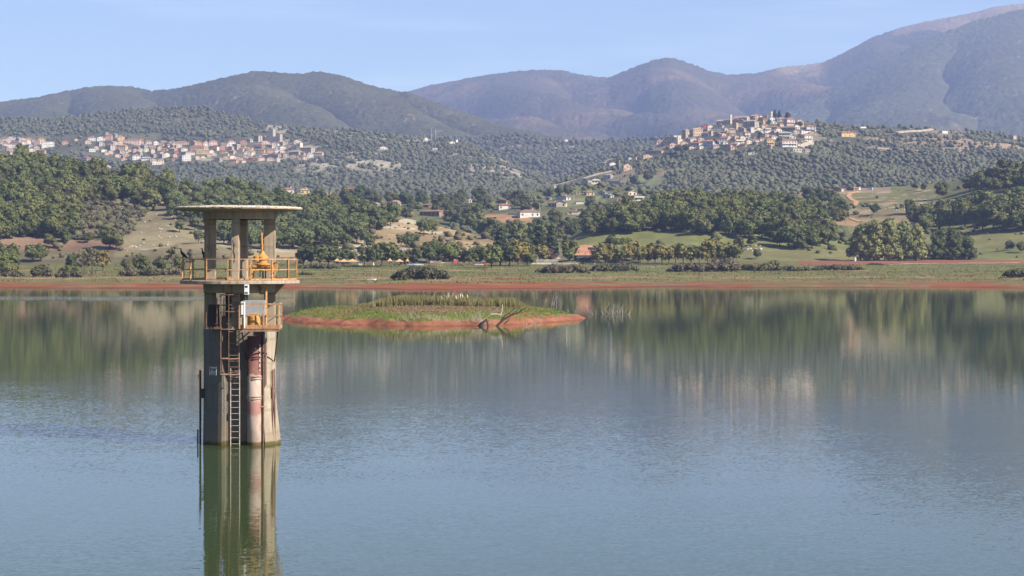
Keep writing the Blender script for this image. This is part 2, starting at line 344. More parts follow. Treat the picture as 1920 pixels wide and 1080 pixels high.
def p_villL(px, py, x, y, s):
    n = fbm(x/70, y/70, 72); n2 = fbm(x/16, y/16, 73); C = fill(len(px), (0.098, 0.095, 0.055))
    r = (px > 500)*smst(n2+.6*n, 0.0, .12)*smst(py, 232, 238)*(1-smst(py, 300, 345))
    put(C, np.ones(len(px), bool), (0.30, 0.27, 0.21), r*.8)
    put(C, inpoly(px, py, [(500,234),(640,236),(700,240),(830,258),(860,268),(700,262),(520,250)]) & (n2 > -.06), (0.30, 0.275, 0.215))
    put(C, inpoly(px, py, [(600,285),(670,285),(680,305),(610,300)]), (0.30, 0.26, 0.2)); put(C, inpoly(px, py, [(850,300),(960,300),(980,335),(860,330)]) & (n2 > -.02), (0.27, 0.235, 0.19))
    C *= (1+.9*n)[:, None]; return C
def p_midV(px, py, x, y, s):
    n = fbm(x/90, y/90, 74); C = fill(len(px), (0.11, 0.105, 0.06)); put(C, n > .14, (0.24, 0.19, 0.13)); C *= (1+.8*n)[:, None]; return C
def p_backL(px, py, x, y, s):
    n = fbm(x/260, y/260, 76); n2 = fbm(x/45, y/45, 77); n3 = fbm(x/10, y/10, 78); C = fill(len(px), (0.068, 0.07, 0.036))
    put(C, n2+n3 > .40, (0.2, 0.18, 0.13)); put(C, np.ones(len(px), bool), (0.10, 0.085, 0.04), smst(n2-.5*n, .1, .35)); C *= (1+.7*n+.6*n3)[:, None]; return C
def p_backR(px, py, x, y, s):
    n = fbm(x/420, y/420, 80); n2 = fbm(x/80, y/80, 81); n3 = fbm(x/11, y/11, 82); C = fill(len(px), (0.07, 0.064, 0.036))
    f = smst(n+.5*n2, -.05, .2); put(C, np.ones(len(px), bool), (0.125, 0.088, 0.048), f)
    put(C, (px > 1600) & (py < 60+30*n2+np.clip((px-1700)*.05, -40, 12)), (0.2, 0.155, 0.105)); put(C, np.ones(len(px), bool), (0.26, 0.2, 0.12), smst(px, 1440, 1475)*(1-smst(px, 1520, 1560))*(1-smst(py+30*n2, 134, 146))*.8)
    C *= (1+.7*n+.6*n3)[:, None]; return C
TM = terrain_mat('slope ground', 0.06, .45); TMF = terrain_mat('far slope', 0.02, .35)
hillL.mesh(TM, p_hillL); valley.mesh(TM, p_valley); knoll.mesh(TM, p_knoll); slopeR.mesh(TM, p_slopeR)
villR.mesh(TM, p_villR); villL.mesh(TM, p_villL); midV.mesh(TMF, p_midV); backL.mesh(TMF, p_backL); backR.mesh(TMF, p_backR); spur.mesh(TMF, lambda px, py, x, y, s: p_backL(px, py, x*.7, y*.7, s))
# ---- the ground sheet: lake bed, red drawdown shore, meadows, plain out to the horizon
gu = np.concatenate([np.linspace(-3000, -250, 24)[:-1], np.arange(-250, 2171, 5.0), np.linspace(2170, 4900, 24)[1:]])
gy = np.concatenate([[250, 400, 500, 540], np.arange(556, 700, 1.5), np.arange(700, 1000, 4.0), [1000, 1030, 1080, 1150, 1300, 1700, 2600, 4000, 7000, 9500]])
gX = PX(gu[None, :], gy[:, None]); gY = np.broadcast_to(gy[:, None], gX.shape); gZ = ground_z(gX, gY)
def p_ground(px, py, x, y, z):
    n = fbm(x/25, y/9, 93, 5); n2 = fbm(x/6, y/3, 94); C = fill(len(px), (0.165, 0.132, 0.062))
    put(C, np.ones(len(px), bool), (0.118, 0.145, 0.04), smst(np.sin(z*4.2+n*9+n2*2), -.3, .7)*.7)
    put(C, np.ones(len(px), bool), (0.13, 0.15, 0.048), smst(z+n, 3.6, 4.4)*(1-smst(z+n, 5.1, 5.9))*.7)
    put(C, (y < 760) & (np.sin(z*3.1+n*3+1) > .86), (0.25, 0.17, 0.1))
    put(C, inpoly(px, py, [(1500,486),(1640,484),(1920,481),(2200,480),(2200,493),(1760,494),(1640,496),(1500,497)]) & (n2 > -.22), (0.24, 0.10, 0.062))
    put(C, np.ones(len(px), bool), (0.25, 0.085, 0.035), 1-smst(z+3.3*n+1.6*n2-.75*np.exp(-((x+10)/30)**2)+.45*smst(x, 30, 55)-.5*np.exp(-((x-152)/12)**2)+.25*np.sin(x/13), .6, .95))
    put(C, (np.abs(np.sin((z+.12*n)*13)) > .93) & (z < 1.3), (0.2, 0.075, 0.045))
    put(C, np.ones(len(px), bool), (0.14, 0.052, 0.032), 1-smst(z, .10, .28))
    C *= (1+.55*n+.35*n2)[:, None]; return np.clip(C, 0, 1)
a = np.arange(gX.size).reshape(gX.shape); Q = np.stack([a[:-1, :-1], a[:-1, 1:], a[1:, 1:], a[1:, :-1]], -1).reshape(-1, 4)
GPY = HOR-(gZ-EYE)/gY*F
ground = np_mesh('ground', np.stack([gX, gY, gZ], -1).reshape(-1, 3), Q, terrain_mat('shore ground', 0.12, .4), True,
    p_ground(np.broadcast_to(gu[None, :], gX.shape).ravel(), GPY.ravel(), gX.ravel(), gY.ravel(), gZ.ravel()))
tag(ground, kind='structure')
class G_:                                            # same at() for the ground sheet
    def at(s, px, py):
        Y = np.arange(560, 1000, 1.0); X = PX(px, Y); z = ground_z(X, Y); q = np.minimum.accumulate(HOR-(z-EYE)/Y*F); k = int(np.argmax(q <= py)) if (q <= py).any() else len(Y)-1
        return Vector((X[k], Y[k], z[k]))
    def height(s, x, y): return float(ground_z(x, y))
G = G_()
# ---- water
def water():
    m, t, p = new_mat('lake water', 0.02, 0.5)
    p.inputs['IOR'].default_value = 1.33; p.inputs['Base Color'].default_value = (0.046, 0.070, 0.027, 1)
    co = worldco(t); sx = nd(t, 'ShaderNodeSeparateXYZ', i_0=co); X, Y = sx.outputs[0], sx.outputs[1]
    big = noise(t, nd(t, 'ShaderNodeMapping', i_Vector=co, i_Scale=(.012, .03, 1)).outputs[0], 1.0, 4).outputs[0]
    edge = math_(t, 'ADD', math_(t, 'MULTIPLY', X, -0.42), math_(t, 'MULTIPLY', math_(t, 'SUBTRACT', big, .5), 75))      # wind line runs aslant
    ruf = ramp(t, math_(t, 'SUBTRACT', Y, edge), 165, 100)
    str_ = math_(t, 'MULTIPLY', ramp(t, math_(t, 'ABSOLUTE', math_(t, 'SUBTRACT', Y, math_(t, 'ADD', math_(t, 'MULTIPLY', big, 40), 417))), 24, 9), ramp(t, X, -48, -75))
    mid = noise(t, nd(t, 'ShaderNodeMapping', i_Vector=co, i_Scale=(.05, .11, 1)).outputs[0], 1.0, 5).outputs[0]
    amp = math_(t, 'ADD', 0.012, math_(t, 'MULTIPLY', ruf, math_(t, 'ADD', .017, math_(t, 'MULTIPLY', ramp(t, mid, .3, .7), .022))))
    amp = math_(t, 'ADD', amp, math_(t, 'MULTIPLY', str_, .22))
    w1 = noise(t, nd(t, 'ShaderNodeMapping', i_Vector=co, i_Scale=(5.5, 8, 1), i_Rotation=(0, 0, .25)).outputs[0], 1.0, 3, .6).outputs[1]
    w2 = noise(t, nd(t, 'ShaderNodeMapping', i_Vector=co, i_Scale=(1.5, 4.2, 1), i_Rotation=(0, 0, -.2)).outputs[0], 1.0, 2, .5).outputs[1]
    w2 = nd(t, 'ShaderNodeVectorMath', operation='SCALE', i_0=w2, i_Scale=.35).outputs[0]; w = nd(t, 'ShaderNodeVectorMath', operation='ADD', i_0=w1, i_1=w2)
    w = nd(t, 'ShaderNodeVectorMath', operation='SUBTRACT', i_0=w.outputs[0], i_1=(.675, .675, .675))
    w = nd(t, 'ShaderNodeVectorMath', operation='MULTIPLY', i_0=w.outputs[0], i_1=(.42, 2.3, 0))
    w = nd(t, 'ShaderNodeVectorMath', operation='SCALE', i_0=w.outputs[0]); t.links.new(amp, w.inputs['Scale'])
    w = nd(t, 'ShaderNodeVectorMath', operation='ADD', i_0=w.outputs[0], i_1=(0, 0, 1))
    w = nd(t, 'ShaderNodeVectorMath', operation='NORMALIZE', i_0=w.outputs[0])
    t.links.new(w.outputs[0], p.inputs['Normal'])
    o = MB().add([(-4000, -300, 0), (4000, -300, 0), (4000, 760, 0), (-4000, 760, 0)], [(0, 1, 2, 3)]).build('water', m); tag(o, kind='structure')
water()
# ---- the air: one closed box of thin haze
def haze():
    m = bpy.data.materials.new('haze'); m.use_nodes = True; t = m.node_tree; t.nodes.clear()
    out = t.nodes.new('ShaderNodeOutputMaterial'); v = t.nodes.new('ShaderNodeVolumePrincipled')
    v.inputs['Color'].default_value = HCOL; v.inputs['Density'].default_value = HAZE; v.inputs['Anisotropy'].default_value = 0.1
    t.links.new(v.outputs[0], out.inputs['Volume'])
    o = MB().box((0, 4250, 607), (27000, 11100, 1230)).build('haze', m); tag(o, kind='stuff')
haze()
# ------------------------------------------------------------------ houses
WALLC = {'w': ('white', (.68,.65,.60)), 'c': ('cream', (.70,.62,.47)), 'y': ('yellow', (.62,.46,.22)), 'o': ('orange', (.54,.34,.22)), 'p': ('pink', (.60,.46,.39)), 's': ('stone', (.40,.34,.27)), 'g': ('grey', (.42,.40,.38)), 'r': ('red', (.45,.11,.09)), 'b': ('pale blue', (.44,.47,.52)), 't': ('tan', (.52,.40,.28)), 'n': ('brown', (.27,.19,.14))}
ROOFC = {'R': ('red', (.33,.15,.10)), 'T': ('terracotta', (.40,.20,.125)), 'B': ('brown', (.30,.17,.12)), 'G': ('grey', (.30,.28,.27)), 'F': ('flat', (.42,.38,.34)), 'N': ('tan', (.46,.33,.23)), 'D': ('dark', (.10,.09,.09)), 'U': ('blue', (.12,.18,.34))}
WM = {k: simple(v[0]+' plaster', v[1], .85, .2, .16, .35, dirt=tuple(c*.62 for c in v[1])) for k, v in WALLC.items()}
def roof_mat(n, c):
    m, t, p = new_mat(n+' roof tiles', .85, .2); co = objco(t)
    n1 = noise(t, co, .5, 5); w = nd(t, 'ShaderNodeTexWave', i_Scale=1.2, i_Distortion=1.5, i_Vector=co)
    k = mixc(t, ramp(t, n1.outputs[0], .3, .7), tuple(x*.7 for x in c), tuple(min(1, x*1.25) for x in c))
    k = mixc(t, math_(t, 'MULTIPLY', w.outputs[1], .3), k, tuple(x*.5 for x in c)); t.links.new(k, p.inputs['Base Color']); return m
RM = {k: roof_mat(v[0], v[1]) for k, v in ROOFC.items()}
GLASS, _t, _p = new_mat('window glass', .12, .5); _p.inputs['Base Color'].default_value = (.02, .024, .03, 1)
SHUT = simple('wooden shutter', (.11, .07, .045), .7)
# px, py of the middle, width, height in photo pixels, wall, roof, form (h hip, g gable, f flat, b with balconies, n none)
VL = '''6 261 10 7 p B h|21 259 13 7 w B g|9 270 9 6 p B h|18 274 10 5 w G f|28 269 16 8 o B h|29 275 9 5 w G f|44 267 11 8 w R h|54 261 11 7 p R h|63 263 7 6 p B h|69 268 12 7 p G f|78 262 13 8 y B h|90 271 23 9 w G f|51 273 11 6 g G h|122 267 11 7 o B h|143 262 7 4 o T g|31 287 12 6 w B h|42 289 12 4 g G f|50 286 10 6 w R h|62 287 10 6 g G h|78 284 11 9 o B h|99 301 13 5 o R h|157 300 17 12 n R b|173 302 14 7 p T g|182 301 7 6 g G f|141 302 10 4 o T g|202 313 13 7 w T g|188 311 9 4 p T g|237 320 17 7 w R h|255 321 12 7 w R h|247 313 11 4 t T g|172 260 14 8 w B h|189 260 14 8 w B g|195 252 9 6 g G f|203 257 11 11 o T h|213 254 9 6 g G g|227 259 13 9 y T h|247 265 27 9 p R h|265 265 9 8 o T h|279 267 12 8 p B h|293 268 10 7 w G g|307 265 11 5 t B g|217 268 12 6 p T g|203 275 13 9 g B b|213 276 11 8 o T h|228 276 15 9 y T h|236 275 7 7 c T h|183 270 9 6 g G f|173 282 12 5 w G f|195 283 10 4 w G f|243 282 7 6 t B h|254 282 9 6 t N h|267 274 11 7 g G h|276 273 10 6 p B h|286 275 9 6 t N g|308 281 10 6 y T h|238 291 14 5 o T g|256 294 15 9 w R h|274 297 17 6 w G b|233 298 11 4 t T g|301 293 9 7 g G f|291 305 11 7 w G g|302 303 11 10 c T h|341 268 25 6 t T h|369 277 27 8 o T h|372 268 15 7 o R h|386 270 9 9 w N h|400 268 15 10 p R h|403 275 11 6 r R h|417 277 9 6 o T h|409 279 5 6 w F f|435 268 13 10 w R h|432 278 7 8 s N h|456 267 11 7 o T h|466 263 9 5 g N g|480 260 13 9 s N f|498 267 15 6 t N g|515 264 10 6 s T h|440 275 12 8 s G f|481 273 22 8 n T b|467 278 11 6 y N g|488 282 15 6 o T h|505 273 13 7 g N h|525 268 13 7 s N h|533 266 10 6 t N g|547 276 12 7 p T h|573 281 24 12 s N h|582 291 11 9 w N h|596 288 17 7 p N h|589 301 9 4 s N f|551 287 23 9 s N h|530 285 10 7 p N g|508 283 15 7 o R h|522 285 12 8 w N g|465 287 14 9 w N g|482 293 9 5 w N g|495 292 11 7 w N h|507 298 12 7 p R h|445 289 27 4 t F f|437 301 13 7 o T h|447 296 12 5 p T g|457 302 8 6 p R h|470 297 9 7 r R h|407 300 12 6 s F f|401 289 10 6 p N g|380 284 23 8 y N h|397 284 8 6 c N g|357 287 17 7 w R h|346 280 12 6 w N h|331 285 8 6 r R h|327 298 9 7 p R h|350 297 17 9 w F f|342 292 8 4 g G f|418 285 11 7 o R h|423 289 9 7 t N h|719 277 14 5 w R g|848 267 10 4 w T g|857 262 4 5 w F f|815 279 8 3 w F f|799 261 6 4 c F f'''
VR = '''1238 266 12 10 c T h|1257 264 25 11 s F f|1267 254 7 5 w N f|1225 285 36 7 g T b|1215 293 19 6 t T g|1282 252 9 13 s F f|1289 243 10 8 t N g|1297 238 12 5 t N g|1309 247 20 13 t N h|1313 235 10 6 p T g|1322 231 10 6 r R g|1333 239 12 9 c N g|1333 231 12 4 t N h|1347 237 16 8 g N g|1355 229 26 9 g N g|1351 244 14 6 b G f|1321 252 14 9 b R h|1331 251 6 8 s N f|1355 248 18 5 g T h|1356 260 16 9 b R h|1368 258 8 7 t T g|1302 262 16 6 p N g|1302 270 20 8 b R h|1328 269 19 13 b T h|1297 277 16 5 c T g|1362 274 18 8 g R b|1376 278 14 4 o R g|1385 266 13 10 w R b|1380 216 14 6 p R h|1388 220 27 7 g N g|1379 226 12 6 s R g|1377 237 8 11 s N f|1404 233 25 15 s N h|1411 244 6 9 w N f|1400 213 12 5 t N g|1411 218 12 8 s N h|1420 217 12 8 p T h|1428 214 8 7 w R h|1436 220 7 8 t N f|1425 231 12 9 g N h|1435 229 9 13 o R h|1464 224 13 7 c N h|1483 228 17 13 p R b|1466 234 8 6 p T h|1501 231 14 11 t N h|1521 241 16 12 w R b|1478 241 27 9 n B b|1473 251 23 8 w G b|1516 258 17 13 w T b|1440 244 12 9 w R b|1452 240 11 8 g T h|1440 254 12 5 t T g|1402 252 10 10 w B b|1388 266 16 9 w R b|1445 266 16 13 y R b|1481 268 30 13 w R b|1411 287 15 5 w N g|1495 282 15 6 c F f|1514 282 8 6 p N h|1345 252 10 6 s N g|1390 243 12 7 g N g|1591 251 30 10 y R h|1903 258 7 6 t N f|1772 248 13 4 w F f|1428 223 14 6 s N g|1365 222 7 5 s N g|1342 262 9 5 t T g|1316 276 9 5 w T g|1432 237 8 5 t N g|1458 250 9 5 g N g'''
VH = '''1177 313 18 13 t B g|1138 331 18 10 g F b|1118 340 18 10 c F b|1097 345 17 12 g F f|1128 303 18 5 b U g|1150 307 10 6 w N g|1140 309 8 6 g G f|1175 298 10 5 g F f|1189 298 8 7 s N f|1062 263 8 4 c N g|1042 350 6 6 w N g'''
VV = '''947 387 26 11 w R h|994 400 42 15 w B h|1052 371 25 9 b R g|1052 382 20 12 c R g|1034 383 18 10 g B h|1087 379 15 7 w R h|1075 398 23 8 c B h|1107 362 18 9 t B h|1128 362 16 8 g G g|1137 368 20 8 b G g|1084 362 7 5 t N g|1167 373 23 12 t N g|1186 362 18 9 c G g|1198 372 23 10 w G b|940 378 24 6 n B g|1027 373 10 5 g N g|542 357 20 13 w B h|507 358 9 7 w N g|572 352 19 10 y N h|563 364 13 5 w T g|595 349 18 6 g G g|655 347 17 11 r R h|739 382 18 14 s N b|702 384 14 8 g N g|677 388 9 5 t T g|799 386 13 6 n B h|805 399 52 12 n B h|617 361 7 7 y N g|602 352 7 6 w N g|630 368 14 4 o T g|882 376 7 7 w N g'''
def parse(tb, lay): return [dict(zip(('px','py','w','h','wl','rf','fm'), [*map(float, r.split()[:4]), *r.split()[4:]]), lay=lay) for r in tb.split('|')]
HOUSES = [(parse(VL, villL), 'houses of the left hillside village'), (parse(VR, villR), 'houses of the hilltop village'), (parse(VH, villR), 'houses along the hill road'), (parse(VV, valley), 'houses among the trees in the valley')]
for r in HOUSES[2][0]:
    if r['px'] == 1062: r['lay'] = midV
for r in HOUSES[3][0]:
    if r['px'] == 542: pass
LM = [[('the castle keep', 506, 247), ('the church dome', 558, 262), ('the long red-roofed building', 247, 265), ('the long yellow house', 380, 284), ('the dark block', 157, 300), ('the white cube house', 350, 297), ('the far-left white block', 90, 271), ('the castle-foot white house', 465, 287), ('the two radio masts', 813, 250)],
      [('the yellow balconied house', 1445, 266), ('the hilltop tower', 1444, 218), ('the big grey convent', 1257, 264), ('the round block', 1516, 258), ('the four-storey pink block', 1483, 228), ('the largest stone house', 1404, 233), ('the sunlit tan house', 1309, 247), ('the white-and-blue house', 1328, 269)],
      [('the tan roadside house', 1177, 313), ('the concrete shell', 1138, 331)], [('the big white villa', 994, 400), ('the red house', 655, 347), ('the cream gabled house', 1052, 382), ('the tan stepped house', 1167, 373), ('the two-storey white house', 542, 357), ('the red-brown barn', 805, 399)]]
ORD = ['nearest', 'second', 'third', 'fourth', 'fifth', 'sixth', 'seventh', 'eighth', 'ninth', 'tenth', 'eleventh', 'twelfth', 'thirteenth', 'fourteenth', 'fifteenth', 'sixteenth', 'seventeenth', 'eighteenth', 'nineteenth', 'twentieth', 'twenty-first', 'twenty-second', 'twenty-third', 'twenty-fourth']
SPECIAL = {}
def house_labels(rows, lms):
    used = {}; res = []
    for r in rows:
        l = min(lms, key=lambda l: (l[1]-r['px'])**2+((l[2]-r['py'])*2)**2); dx = r['px']-l[1]; dy = r['py']-l[2]
        if abs(dx)+abs(dy) < 3: res.append((r, l, 'self', 0)); continue
        d = ('right of' if dx > 0 else 'left of') if abs(dx) > 1.6*abs(dy) else ('below' if dy > 0 else 'above')
        res.append((r, l, d, dx*dx+4*dy*dy))
    for r, l, d, q in res:
        size = 'tiny' if r['w'] < 9 else 'small' if r['w'] < 13 else 'mid-sized' if r['w'] < 20 else 'long'
        rf = {'flat': 'flat roof'}.get(ROOFC[r['rf']][0], ROOFC[r['rf']][0]+' roof')
        base = f"{size} {WALLC[r['wl']][0]} house with {rf}"
        if d == 'self': r['label'] = f"{base}, known as {l[0]}"; continue
        k = sum(1 for x in res if x[1] is l and x[2] == d and x[3] < q)
        r['label'] = f"{base}, {ORD[min(k, 23)]} {d} {l[0]}"
for (rows, grp), poly, n in ((HOUSES[0], [(165,252),(300,262),(440,266),(560,264),(606,285),(600,297),(470,303),(430,298),(300,304),(200,292),(165,288)], 55), (HOUSES[0], [(0,258),(90,258),(100,276),(80,290),(0,290)], 12), (HOUSES[1], [(1240,268),(1285,246),(1340,232),(1378,214),(1440,218),(1500,226),(1528,240),(1522,266),(1490,276),(1380,276),(1300,280),(1250,276)], 50)):
    rr = random.Random(n); k = 0                     # the close-packed small houses between the ones listed
    for _ in range(4000):
        if k >= n: break
        x, y = rr.uniform(*[f(p[0] for p in poly) for f in (min, max)]), rr.uniform(*[f(p[1] for p in poly) for f in (min, max)])
        if not inpoly([x], [y], poly)[0] or any(abs(x-r['px']) < (r['w']+9)*.42 and abs(y-r['py']) < (r['h']+5)*.42 for r in rows): continue
        rows.append(dict(px=x, py=y, w=rr.uniform(7, 13), h=rr.uniform(5.5, 8), wl=rr.choice('ssttccwppg'), rf=rr.choice('NNTTBRG'), fm=rr.choice('hgg'), lay=rows[0]['lay'])); k += 1
for rows, grp in HOUSES[:2]:
    for r in rows: r['w'] *= 1.12; r['h'] *= 1.15
YAW = {}
def make_house(r, group):
    lay = r['lay']; p = lay.at(r['px'], r['py']+r['h']/2); s = p.y/F
    rnd = random.Random(int(r['px']*131+r['py']*17)); shady = r['wl'] in 'gbsn'
    yaw = -abs(rnd.gauss(.5, .12)) if shady else rnd.choice((rnd.uniform(.15, .5), rnd.uniform(-.25, .1), rnd.uniform(.2, .4)))
    if r.get('yaw') is not None: yaw = r['yaw']
    W = r['w']*s/(math.cos(yaw)+.55*abs(math.sin(yaw))); D = max(5.0, min(11, W*.8)) if W > 6 else W; H = r['h']*s; rh = 0
    fm = r['fm']
    if fm in 'hgb': rh = min(H*.34, 2.2 if fm != 'g' else 2.6, W*.3)
    wh = max(1.8, H-rh); e = empty('house', p, yaw, r['label'], 'house', group)
    mb = MB().box((0, D/2, (wh-4)/2), (W, D, wh+4))
    if fm == 'g':
        if W > D*1.25: mb.add([(-W/2+.01, .01, wh), (-W/2+.01, D-.01, wh), (-W/2+.01, D/2, wh+rh-.1), (W/2-.01, .01, wh), (W/2-.01, D-.01, wh), (W/2-.01, D/2, wh+rh-.1)], [(0,2,1), (3,4,5)])
        else: mb.add([(-W/2+.01, .01, wh), (W/2-.01, .01, wh), (0, .01, wh+rh-.1), (-W/2+.01, D-.01, wh), (W/2-.01, D-.01, wh), (0, D-.01, wh+rh-.1)], [(0,1,2), (3,5,4)])
    mb.build('wall', WM[r['wl']], e)
    o = .45; rb = MB(); x0, x1, y0, y1 = -W/2-o, W/2+o, -o, D+o; z0 = wh+.004; z1 = wh+.22; zt = wh+rh
    if fm == 'f': rb.box((0, D/2, wh+.165), (W+.3, D+.3, .32))
    elif fm in 'hb':
        c = min(W, D)*.42; b = [(x0,y0,z0),(x1,y0,z0),(x1,y1,z0),(x0,y1,z0),(x0,y0,z1),(x1,y0,z1),(x1,y1,z1),(x0,y1,z1)]
        t = [(x0+c+o, D/2, zt), (x1-c-o, D/2, zt)] if W >= D else [(0, y0+c+o, zt), (0, y1-c-o, zt)]
        rb.add(b+t, [(0,3,2,1),(0,1,5,4),(1,2,6,5),(2,3,7,6),(3,0,4,7)]+([(4,5,9,8),(5,6,9),(6,7,8,9),(7,4,8)] if W >= D else [(4,5,8),(5,6,9,8),(6,7,9),(7,4,8,9)]))
    elif fm == 'g':
        if W > D*1.25: rb.add([(x0,y0,z0),(x1,y0,z0),(x1,y1,z0),(x0,y1,z0),(x0,D/2,zt),(x1,D/2,zt),(x0,y0,z1),(x1,y0,z1),(x1,y1,z1),(x0,y1,z1),(x0,D/2,zt+.22),(x1,D/2,zt+.22)], [(6,7,11,10),(9,10,11,8),(0,4,5,1),(3,2,5,4),(0,1,7,6),(2,3,9,8),(0,6,10,4),(4,10,9,3),(1,5,11,7),(5,2,8,11)])
        else: rb.add([(x0,y0,z0),(x0,y1,z0),(0,y0,zt),(0,y1,zt),(x1,y0,z0),(x1,y1,z0),(x0,y0,z1),(x0,y1,z1),(0,y0,zt+.22),(0,y1,zt+.22),(x1,y0,z1),(x1,y1,z1)], [(6,8,9,7),(8,10,11,9),(0,1,3,2),(2,3,5,4),(0,2,8,6),(2,4,10,8),(1,7,9,3),(3,9,11,5),(0,6,7,1),(4,5,11,10)])
    rf = rb.build('roof', RM[r['rf']], e) if rb.v else None
    if rf and r['w'] > 15 and fm in 'hg': MB().box((W*.22, D*.5, zt+.1), (.7, .7, 1.5)).build('chimney', WM[r['wl']], rf)
    nfl = max(1, min(4, round(wh/3.3))); fh = wh/nfl
    if r['w'] >= 9 or r['lay'] is valley:
        nw = max(1, min(6, int(W/3.1)))
        for k in range(nfl):
            for i in range(nw):
                if rnd.random() < .12: continue
                x = -W/2+(i+.5)*W/nw; tall = fm == 'b' and k > 0
                MB().box((x, -.02, fh*(k+.52)), (1.15, .12, 1.5 if not tall else 2.0)).build('window', rnd.choice((GLASS, SHUT)), e)
        if yaw < -.1:
            for k in range(nfl): MB().box((W/2+.02, D/2, fh*(k+.52)), (.12, 1.1, 1.4)).build('window', GLASS, e)
    if fm == 'b':
        for k in range(1, nfl+1 if nfl == 1 else nfl):
            b = MB().box((0, -.75, fh*k), (W*.94, 1.4, .2)); b.box((0, -1.41, fh*k+.5), (W*.94, .1, .85)); b.build('balcony', WM['w' if r['wl'] in 'wpn' else r['wl']], e)
    return e
for (rows, grp), lms in zip(HOUSES, LM):
    house_labels(rows, lms)
    for r in rows: make_house(r, grp)
STONE = WM['s']
# castle, church and towers
def block_thing(name, label, cat, lay, px, pyb, boxes, mat, mat2=None, part='wall', yaw=-.45):
    p = lay.at(px, pyb); s = p.y/F; e = empty(name, p, yaw, label, cat)
    for (pn, dx, w, d, z0, z1, m_) in boxes: MB().box((dx*s, d*s/2, (z0+z1)/2*s), (w*s, d*s, (z1-z0)*s)).build(pn, m_, e)
    return e, s
e, s = block_thing('castle', 'ruined stone castle with a square keep above the left village', 'castle', villL, 507, 267, [('curtain_wall', 0, 34, 14, -6, 11, STONE), ('tower', -17, 9, 9, -6, 13, STONE), ('tower', 17, 8, 9, -6, 15, STONE)], STONE)
k = MB().box((-1*s, 8*s, 12*s), (9*s, 9*s, 26*s)); 
for i in range(4): k.box(((-4.4+i*2.3)*s, 8*s-4.1*s, 25.6*s), (1.3*s, .9*s, 1.2*s))
k = k.build('keep', STONE, e)
for i in range(2): MB().box((-1*s, 3.45*s, (14+5*i)*s), (.8*s, .1*s, 1.6*s)).build('window', GLASS, k)
e, s = block_thing('church', 'church with a beige bell tower and pale dome by the castle', 'church', villL, 557, 280, [('wall', -6, 16, 14, -5, 7, STONE)], STONE)
bt = MB().box((3*s, 4*s, 3*s), (9*s, 9*s, 18*s)).build('bell_tower', WM['c'], e)
MB().box((3*s, -.6*s, 8*s), (3*s, .3*s, 3.4*s)).build('belfry_opening', GLASS, bt)
MB().lathe([(3.6*s, 0), (3.2*s, 1.8*s), (1.9*s, 3.6*s), (.7*s, 4.6*s), (.5*s, 6*s), (0, 6.6*s)], (-3*s, 6*s, 8.5*s), 16).build('dome', WM['c'], e)
e, s = block_thing('tower', 'weathered square stone tower on the top of the hilltop village', 'tower', villR, 1444, 226, [('wall', 0, 5.5, 5, -6, 17, WM['c'])], STONE)
MB().box((0, -.05*s, 12*s), (1*s, .2*s, 1.8*s)).build('window', GLASS, e)
e, s = block_thing('tower', 'tall cream sunlit tower beside the big grey convent', 'tower', villR, 1274, 270, [('wall', 0, 6.5, 6, -4, 15, WM['c']), ('parapet', 0, 7, 6.5, 15, 16, WM['c'])], STONE, yaw=.2)
MB().box((0, -.05*s, 10*s), (1*s, .2*s, 1.8*s)).build('window', GLASS, e)
e, s = block_thing('tower', 'narrow cream buttress tower left of the long grey rooftop', 'tower', villR, 1371, 232, [('wall', 0, 3.4, 5, -4, 17, WM['c'])], STONE, yaw=.2)
MB().box((0, -.05*s, 12*s), (.7*s, .2*s, 1.4*s)).build('window', GLASS, e)
# long retaining walls below the houses
for (lay, x0, x1, y0, y1, h, mt, lab) in ((villR, 1494, 1522, 248, 248, 3, 'w', 'pale terrace wall above the round block'), (villR, 1414, 1432, 246, 243, 4, 's', 'sloping stone retaining wall left of the red-roofed white house'), (villR, 1130, 1164, 342, 343, 6, 's', 'long grey retaining wall below the concrete shell'), (villR, 1250, 1283, 288, 284, 3, 's', 'long low stone wall under the grey convent'),
        (villR, 1612, 1637, 239, 239, 2, 'w', 'pale low wall on the ridge right of the village'), (villL, 375, 400, 298, 300, 4, 's', 'low stone wall below the long yellow house'), (villL, 490, 535, 294, 290, 5, 's', 'long pinkish stone rampart under the castle'), (valley, 953, 971, 401, 402, 4, 'c', 'cream garden wall left of the big white villa')):
    a = lay.at(x0, y0+h/2); b = lay.at(x1, y1+h/2); d = b-a; L = math.hypot(d.x, d.y); hh = h*a.y/F
    e = empty('retaining_wall', a, math.atan2(d.y, d.x), lab, 'wall')
    sl = d.z/L; MB().add([(0,0,-3),(L,0,-3+d.z),(L,.6,-3+d.z),(0,.6,-3),(0,0,hh),(L,0,hh+d.z),(L,.6,hh+d.z),(0,.6,hh)], [(0,3,2,1),(4,5,6,7),(0,1,5,4),(1,2,6,5),(2,3,7,6),(3,0,4,7)]).build('wall_body', WM[mt], e)
    MB().add([(-.1,-.12,hh+.004),(L+.1,-.12,hh+d.z+.004),(L+.1,.72,hh+d.z+.004),(-.1,.72,hh+.004),(-.1,-.12,hh+.25),(L+.1,-.12,hh+d.z+.25),(L+.1,.72,hh+d.z+.25),(-.1,.72,hh+.25)], [(0,3,2,1),(4,5,6,7),(0,1,5,4),(1,2,6,5),(2,3,7,6),(3,0,4,7)]).build('coping', WM['w'], e)
